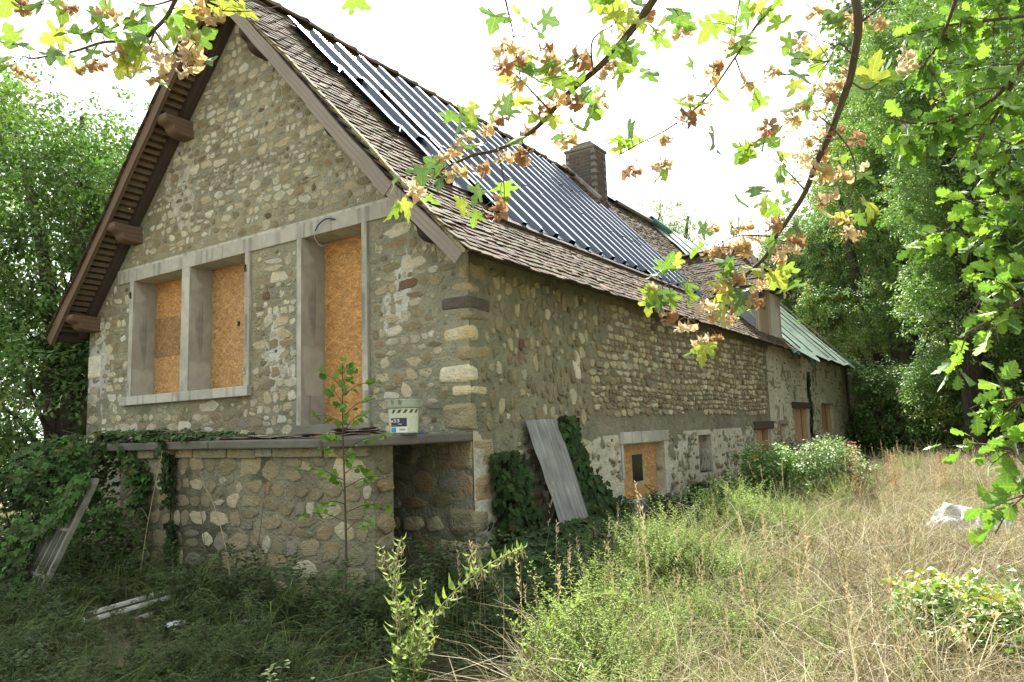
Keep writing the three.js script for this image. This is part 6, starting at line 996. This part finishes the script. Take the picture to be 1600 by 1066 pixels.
// nettles in the shaft of sun ------------------------------------------
const nettleLeaf = [0, 1, 2].map((i) => lobed([[0, 0], [0.13, 0.03], [0.2, 0.12], [0.17, 0.17], [0.24, 0.26], [0.2, 0.31], [0.22, 0.42], [0.17, 0.47], [0.17, 0.6], [0.11, 0.66], [0.09, 0.82], [0, 1.05]], 1310 + i, 0.45 + 0.15 * i, 0.3));
function nettle(label, far, seed, tass, shoots = 4) {
  const pts = far.map((p) => { const q = V(...p).sub(EYE).multiplyScalar(0.8).add(EYE); return [q.x, q.y, q.z]; }); pts.unshift([pts[0][0] + 0.02, 0, pts[0][2]]);   // nearer than the shadow of the house
  const r = RNG(seed), t = thing('nettle', label, 'nettle'), c = new THREE.CatmullRomCurve3(pts.map((p) => V(...p))), B = acc(), G = [], stems = [];
  mesh('stem', tube(pts, 0.0042, 0.002, 6, 24), mat('nettle_stem', [0.2, 0.22, 0.08], { rough: 0.7 }), t);
  const dress = (cv, q0, every, size, ts) => {
    const n = Math.round(cv.getLength() * (1 - q0) / every);
    for (let i = 0; i < n; i++) {
      const q = q0 + (1 - q0) * (i + 0.5) / n, b = cv.getPoint(q), tg = cv.getTangent(q);
      for (let k = 0; k < 4; k++) {
        const a = i * 1.57 + (k % 2) * 3.14 + rr(r, -0.4, 0.4), side = V(Math.cos(a), rr(r, -0.45, 0.25), Math.sin(a)); side.addScaledVector(tg, -0.7 * side.dot(tg) + 0.15).normalize();
        const x = V(0, 1, 0).cross(side).add(rdir(r).multiplyScalar(0.25)); x.addScaledVector(side, -x.dot(side)).normalize();
        const s = size * rr(r, 0.7, 1.15) * (1.15 - 0.65 * q) * (k < 2 ? 1 : 0.5), v = rr(r, 0.75, 1.2), lime = r(), g = nettleLeaf[k % 3].clone().applyMatrix4(M4().makeBasis(x, side, V().crossVectors(x, side)).setPosition(b.clone().addScaledVector(side, 0.01)).multiply(place(0, 0, 0, 0, 0, 0, s)));
        G.push(tint(norm(g), [lerp(0.15, 0.27, lime) * v, lerp(0.24, 0.35, lime) * v, 0.055 * v]));
        for (let m = 0; m < ts; m++) { const e = b.clone().addScaledVector(side, rr(r, 0.008, 0.03)).add(V(0, -rr(r, 0.02, 0.05), 0)); ribbon(B, [b.clone(), b.clone().lerp(e, 0.5).addScaledVector(side, 0.008), e], 0.005, r() < 0.3 ? [0.4, 0.29, 0.18] : [0.34, 0.36, 0.17]); }
      }
    }
  };
  dress(c, 0.15, 0.04, 0.085, tass);
  for (let i = 0; i < shoots; i++) { const b = c.getPoint(rr(r, 0.3, 0.75)), e = b.clone().add(V(rr(r, -0.14, 0.14), rr(r, 0.06, 0.2), rr(r, -0.14, 0.14))), p = [b, b.clone().lerp(e, 0.5).add(V(0, -0.01, 0)), e]; stems.push(tube(p, 0.0025, 0.0014, 5, 6)); dress(new THREE.CatmullRomCurve3(p), 0.15, 0.035, 0.06, Math.max(0, tass - 1)); }
  if (stems.length) mesh('side_stems', merge(stems), plantMat.clone(), t).material = twigWood;
  mesh('leaves', merge(G), plantMat, t).userData.kind = 'stuff'; if (tass) mesh('seed_tassels', finish(B), plantMat, t).userData.kind = 'stuff';
}
nettle('upright nettle catching the sun before the dark doorway', [[0.98, 0, 2.12], [1.0, 0.35, 2.12], [0.98, 0.65, 2.14], [1.05, 0.92, 2.15]], 1301, 2);
nettle('arching nettle with pale seed tassels right of the upright one', [[1.08, 0, 2.1], [1.14, 0.35, 2.06], [1.34, 0.63, 1.92], [1.55, 0.78, 1.78], [1.66, 0.83, 1.72]], 1302, 3);
nettle('lower arching nettle above the sunlit weeds', [[1.6, 0, 1.75], [1.75, 0.35, 1.5], [1.98, 0.5, 1.3], [2.25, 0.36, 1.15]], 1303, 2);
nettle('short bushy nettle at the bottom between the two taller nettles', [[1.15, 0, 2.2], [1.2, 0.25, 2.2], [1.24, 0.5, 2.15]], 1304, 1);
// dry stalks --------------------------------------------------------------
function stalk(name, label, pts, r0, m, twigs, seed, head) {
  const r = RNG(seed), t = thing(name, label, 'stalk'); mesh('stem', tube(pts, r0, r0 * 0.4, 6, 18), m, t); const c = new THREE.CatmullRomCurve3(pts.map((p) => V(...p))), B = [];
  for (let i = 0; i < twigs; i++) { const q = 0.35 + 0.6 * i / twigs, b = c.getPoint(q), a = i * 2.4, e = b.clone().add(V(Math.cos(a) * 0.09, 0.12, Math.sin(a) * 0.06)); B.push(tube([b, b.clone().lerp(e, 0.5).add(V(0, 0.02, 0)), e], r0 * 0.5, r0 * 0.25, 4, 4)); }
  if (B.length) mesh('twigs', merge(B), m, t);
  if (head) { const A = acc(), p = c.getPoint(1); for (let i = 0; i < 40; i++) { const d = rdir(r, 0.5); ribbon(A, [p, p.clone().addScaledVector(d, 0.04), p.clone().addScaledVector(d, 0.08)], 0.003, [0.3, 0.24, 0.15]); } mesh('seed_head', finish(A), plantMat, t); }
}
const dryM = mat('dry_stem', [0.3, 0.23, 0.14], { rough: 0.9 }), darkStem = mat('dark_stem', [0.12, 0.085, 0.055], { rough: 0.9 });
stalk('dry_stalk', 'tallest dry stalk with a frayed head before the landing wall, beside the ivy strand', [[-1.55, 0, 1.45], [-1.75, 0.6, 1.42], [-2.0, 1.0, 1.4], [-2.22, 1.2, 1.4]], 0.007, dryM, 5, 1401, true);
stalk('dry_stalk', 'dark bare stalk between the ivy strand and the frayed dry stalk', [[-1.9, 0, 1.5], [-1.95, 0.5, 1.48], [-2.1, 1.0, 1.45]], 0.006, darkStem, 5, 1402);
stalk('dry_stalk', 'straight reddish bare stalk left of the sapling', [[-1.05, 0, 1.6], [-1.07, 0.6, 1.58], [-1.06, 1.25, 1.5]], 0.006, darkStem, 3, 1403);
stalk('dry_stalk', 'pale thin stalk standing just left of the ivy strand', [[-2.85, 0, 1.6], [-2.88, 0.7, 1.5], [-2.9, 1.45, 1.35]], 0.006, dryM, 3, 1404);
for (const [lab, p] of [['bent grass stem arching over the ivy mound, the taller of two', [[2.15, 0, 0.9], [2.0, 0.6, 0.7], [1.72, 0.82, 0.55], [1.55, 0.6, 0.5]]], ['bent grass stem arching over the ivy mound, the lower of two', [[2.3, 0, 1.2], [2.05, 0.45, 1.0], [1.8, 0.5, 0.85], [1.68, 0.3, 0.8]]], ['dry leaning stem at bottom centre below the arching nettle', [[1.95, 0, 2.45], [1.75, 0.4, 2.1], [1.62, 0.68, 1.9]]], ['broken brown stem standing in the sunlit weeds at bottom', [[2.78, 0, 1.35], [2.79, 0.3, 1.35], [2.78, 0.55, 1.34]]]]) stalk('grass_stem', lab, p, 0.003, dryM, 0, 1410);
// red-brown dock gone to seed ---------------------------------------------
function dock(label, x, z, h, seed) { const r = RNG(seed), t = thing('dock_plant', label, 'dock'), A = acc(); mesh('stem', tube([[x, 0, z], [x + 0.02, h * 0.5, z], [x - 0.03, h, z]], 0.006, 0.002, 5), mat('dock_stem', [0.3, 0.13, 0.06], { rough: 0.9 }), t); for (let i = 0; i < 420; i++) { const y = h * rr(r, 0.35, 1), a = r() * 6.28, w = 0.3 * (1.2 - y / h) * Math.pow(r(), 1.5) + 0.015; leafInto(A, V(x + Math.cos(a) * w, y + w * 0.5, z + Math.sin(a) * w), rdir(r, 0.3), V(0, 1, 0.1), 0.028, 0.02, 0.2, 0.2, r() < 0.4 ? [0.4, 0.18, 0.075] : r() < 0.5 ? [0.28, 0.13, 0.06] : [0.36, 0.26, 0.13]); } mesh('seeds', finish(A), plantMat, t).userData.kind = 'stuff'; }
dock('tall rust-red dock gone to seed behind the sunlit bushes', 2.42, -5.6, 1.2, 1501);
dock('lower rust-red dock just right of the tall one', 2.75, -6.9, 0.95, 1502);
dock('rust-red dock half hidden behind the pale bush by the far doors', 2.05, -7.2, 1.15, 1503);
dock('thin rusty dock seed spike standing alone in the dry grass', 3.3, -8.6, 0.9, 1504);
// bushes along the wall ------------------------------------------------------
function bush(label, x, z, h, w, col, n, seed, tw = 'small', cat = 'bush', leafy) { tree('wall_bush', label, { x, z, h, r: 0.02, seed, n, tw, cat, col, gap: 0.36, nf: 2.2, droop: 0.1, stems: [[0, 0], [w * 0.5, w * 0.2], [-w * 0.5, 0.1], [0.1, -w * 0.5]], blobs: [[0, h * 0.6, 0, w, h * 0.5, w, 6]] }); }
bush('glossy sunlit bush beside the plank door', 1.25, -5.6, 1.15, 0.5, 'fresh', 420, 1601);
bush('paler sunlit bush in front of the far doors', 1.85, -6.9, 1.2, 0.55, 'pale', 420, 1602);
bush('dark bush against the wall beyond the plank door', 0.7, -9.4, 1.1, 0.5, 'deep', 320, 1603);
bush('bush of light green sprays at the edge of the house shadow, near the small window', 1.3, -3.4, 0.75, 0.45, 'fresh', 320, 1604);
{ // yellowing bush at bottom right
  const t = bush; tree('yellowing_bush', 'bush with small lime and yellow leaves in the bottom right corner', { x: 3.92, z: 0.7, h: 0.62, r: 0.012, seed: 1701, n: 420, tw: 'small', cat: 'bush', col: 'fresh', gap: 0.3, nf: 2, droop: -0.3, turn: 0.25, stems: [[0, 0], [0.3, 0.1], [-0.3, 0.1], [0.1, -0.3]], blobs: [[0, 0.4, 0, 0.42, 0.26, 0.4, 7]] });
  const r = RNG(1702), round = lobed([[0, 0], [0.22, 0.08], [0.4, 0.3], [0.42, 0.55], [0.25, 0.85], [0, 1]], 995, 0.15, 0.2), cols = [lm('yellow_leaf', [0.62, 0.52, 0.05], 0.5), lm('orange_leaf', [0.6, 0.26, 0.05], 0.5), lm('lime_leaf', [0.4, 0.5, 0.06], 0.5)], host = scene.children.find((o) => o.name === 'yellowing_bush');
  for (let i = 0; i < 46; i++) { const d = rdir(r, 0.4), o = mesh('leaf', round, cols[i % 5 === 0 ? 1 : i % 3 ? 2 : 0], host); o.position.set(d.x * 0.44 * Math.sqrt(r()), 0.42 + d.y * 0.28, d.z * 0.42 * Math.sqrt(r())); o.rotation.set(r() * 6, r() * 6, r() * 6); o.scale.setScalar(rr(r, 0.025, 0.045)); }
}

renderer.render(scene, camera);
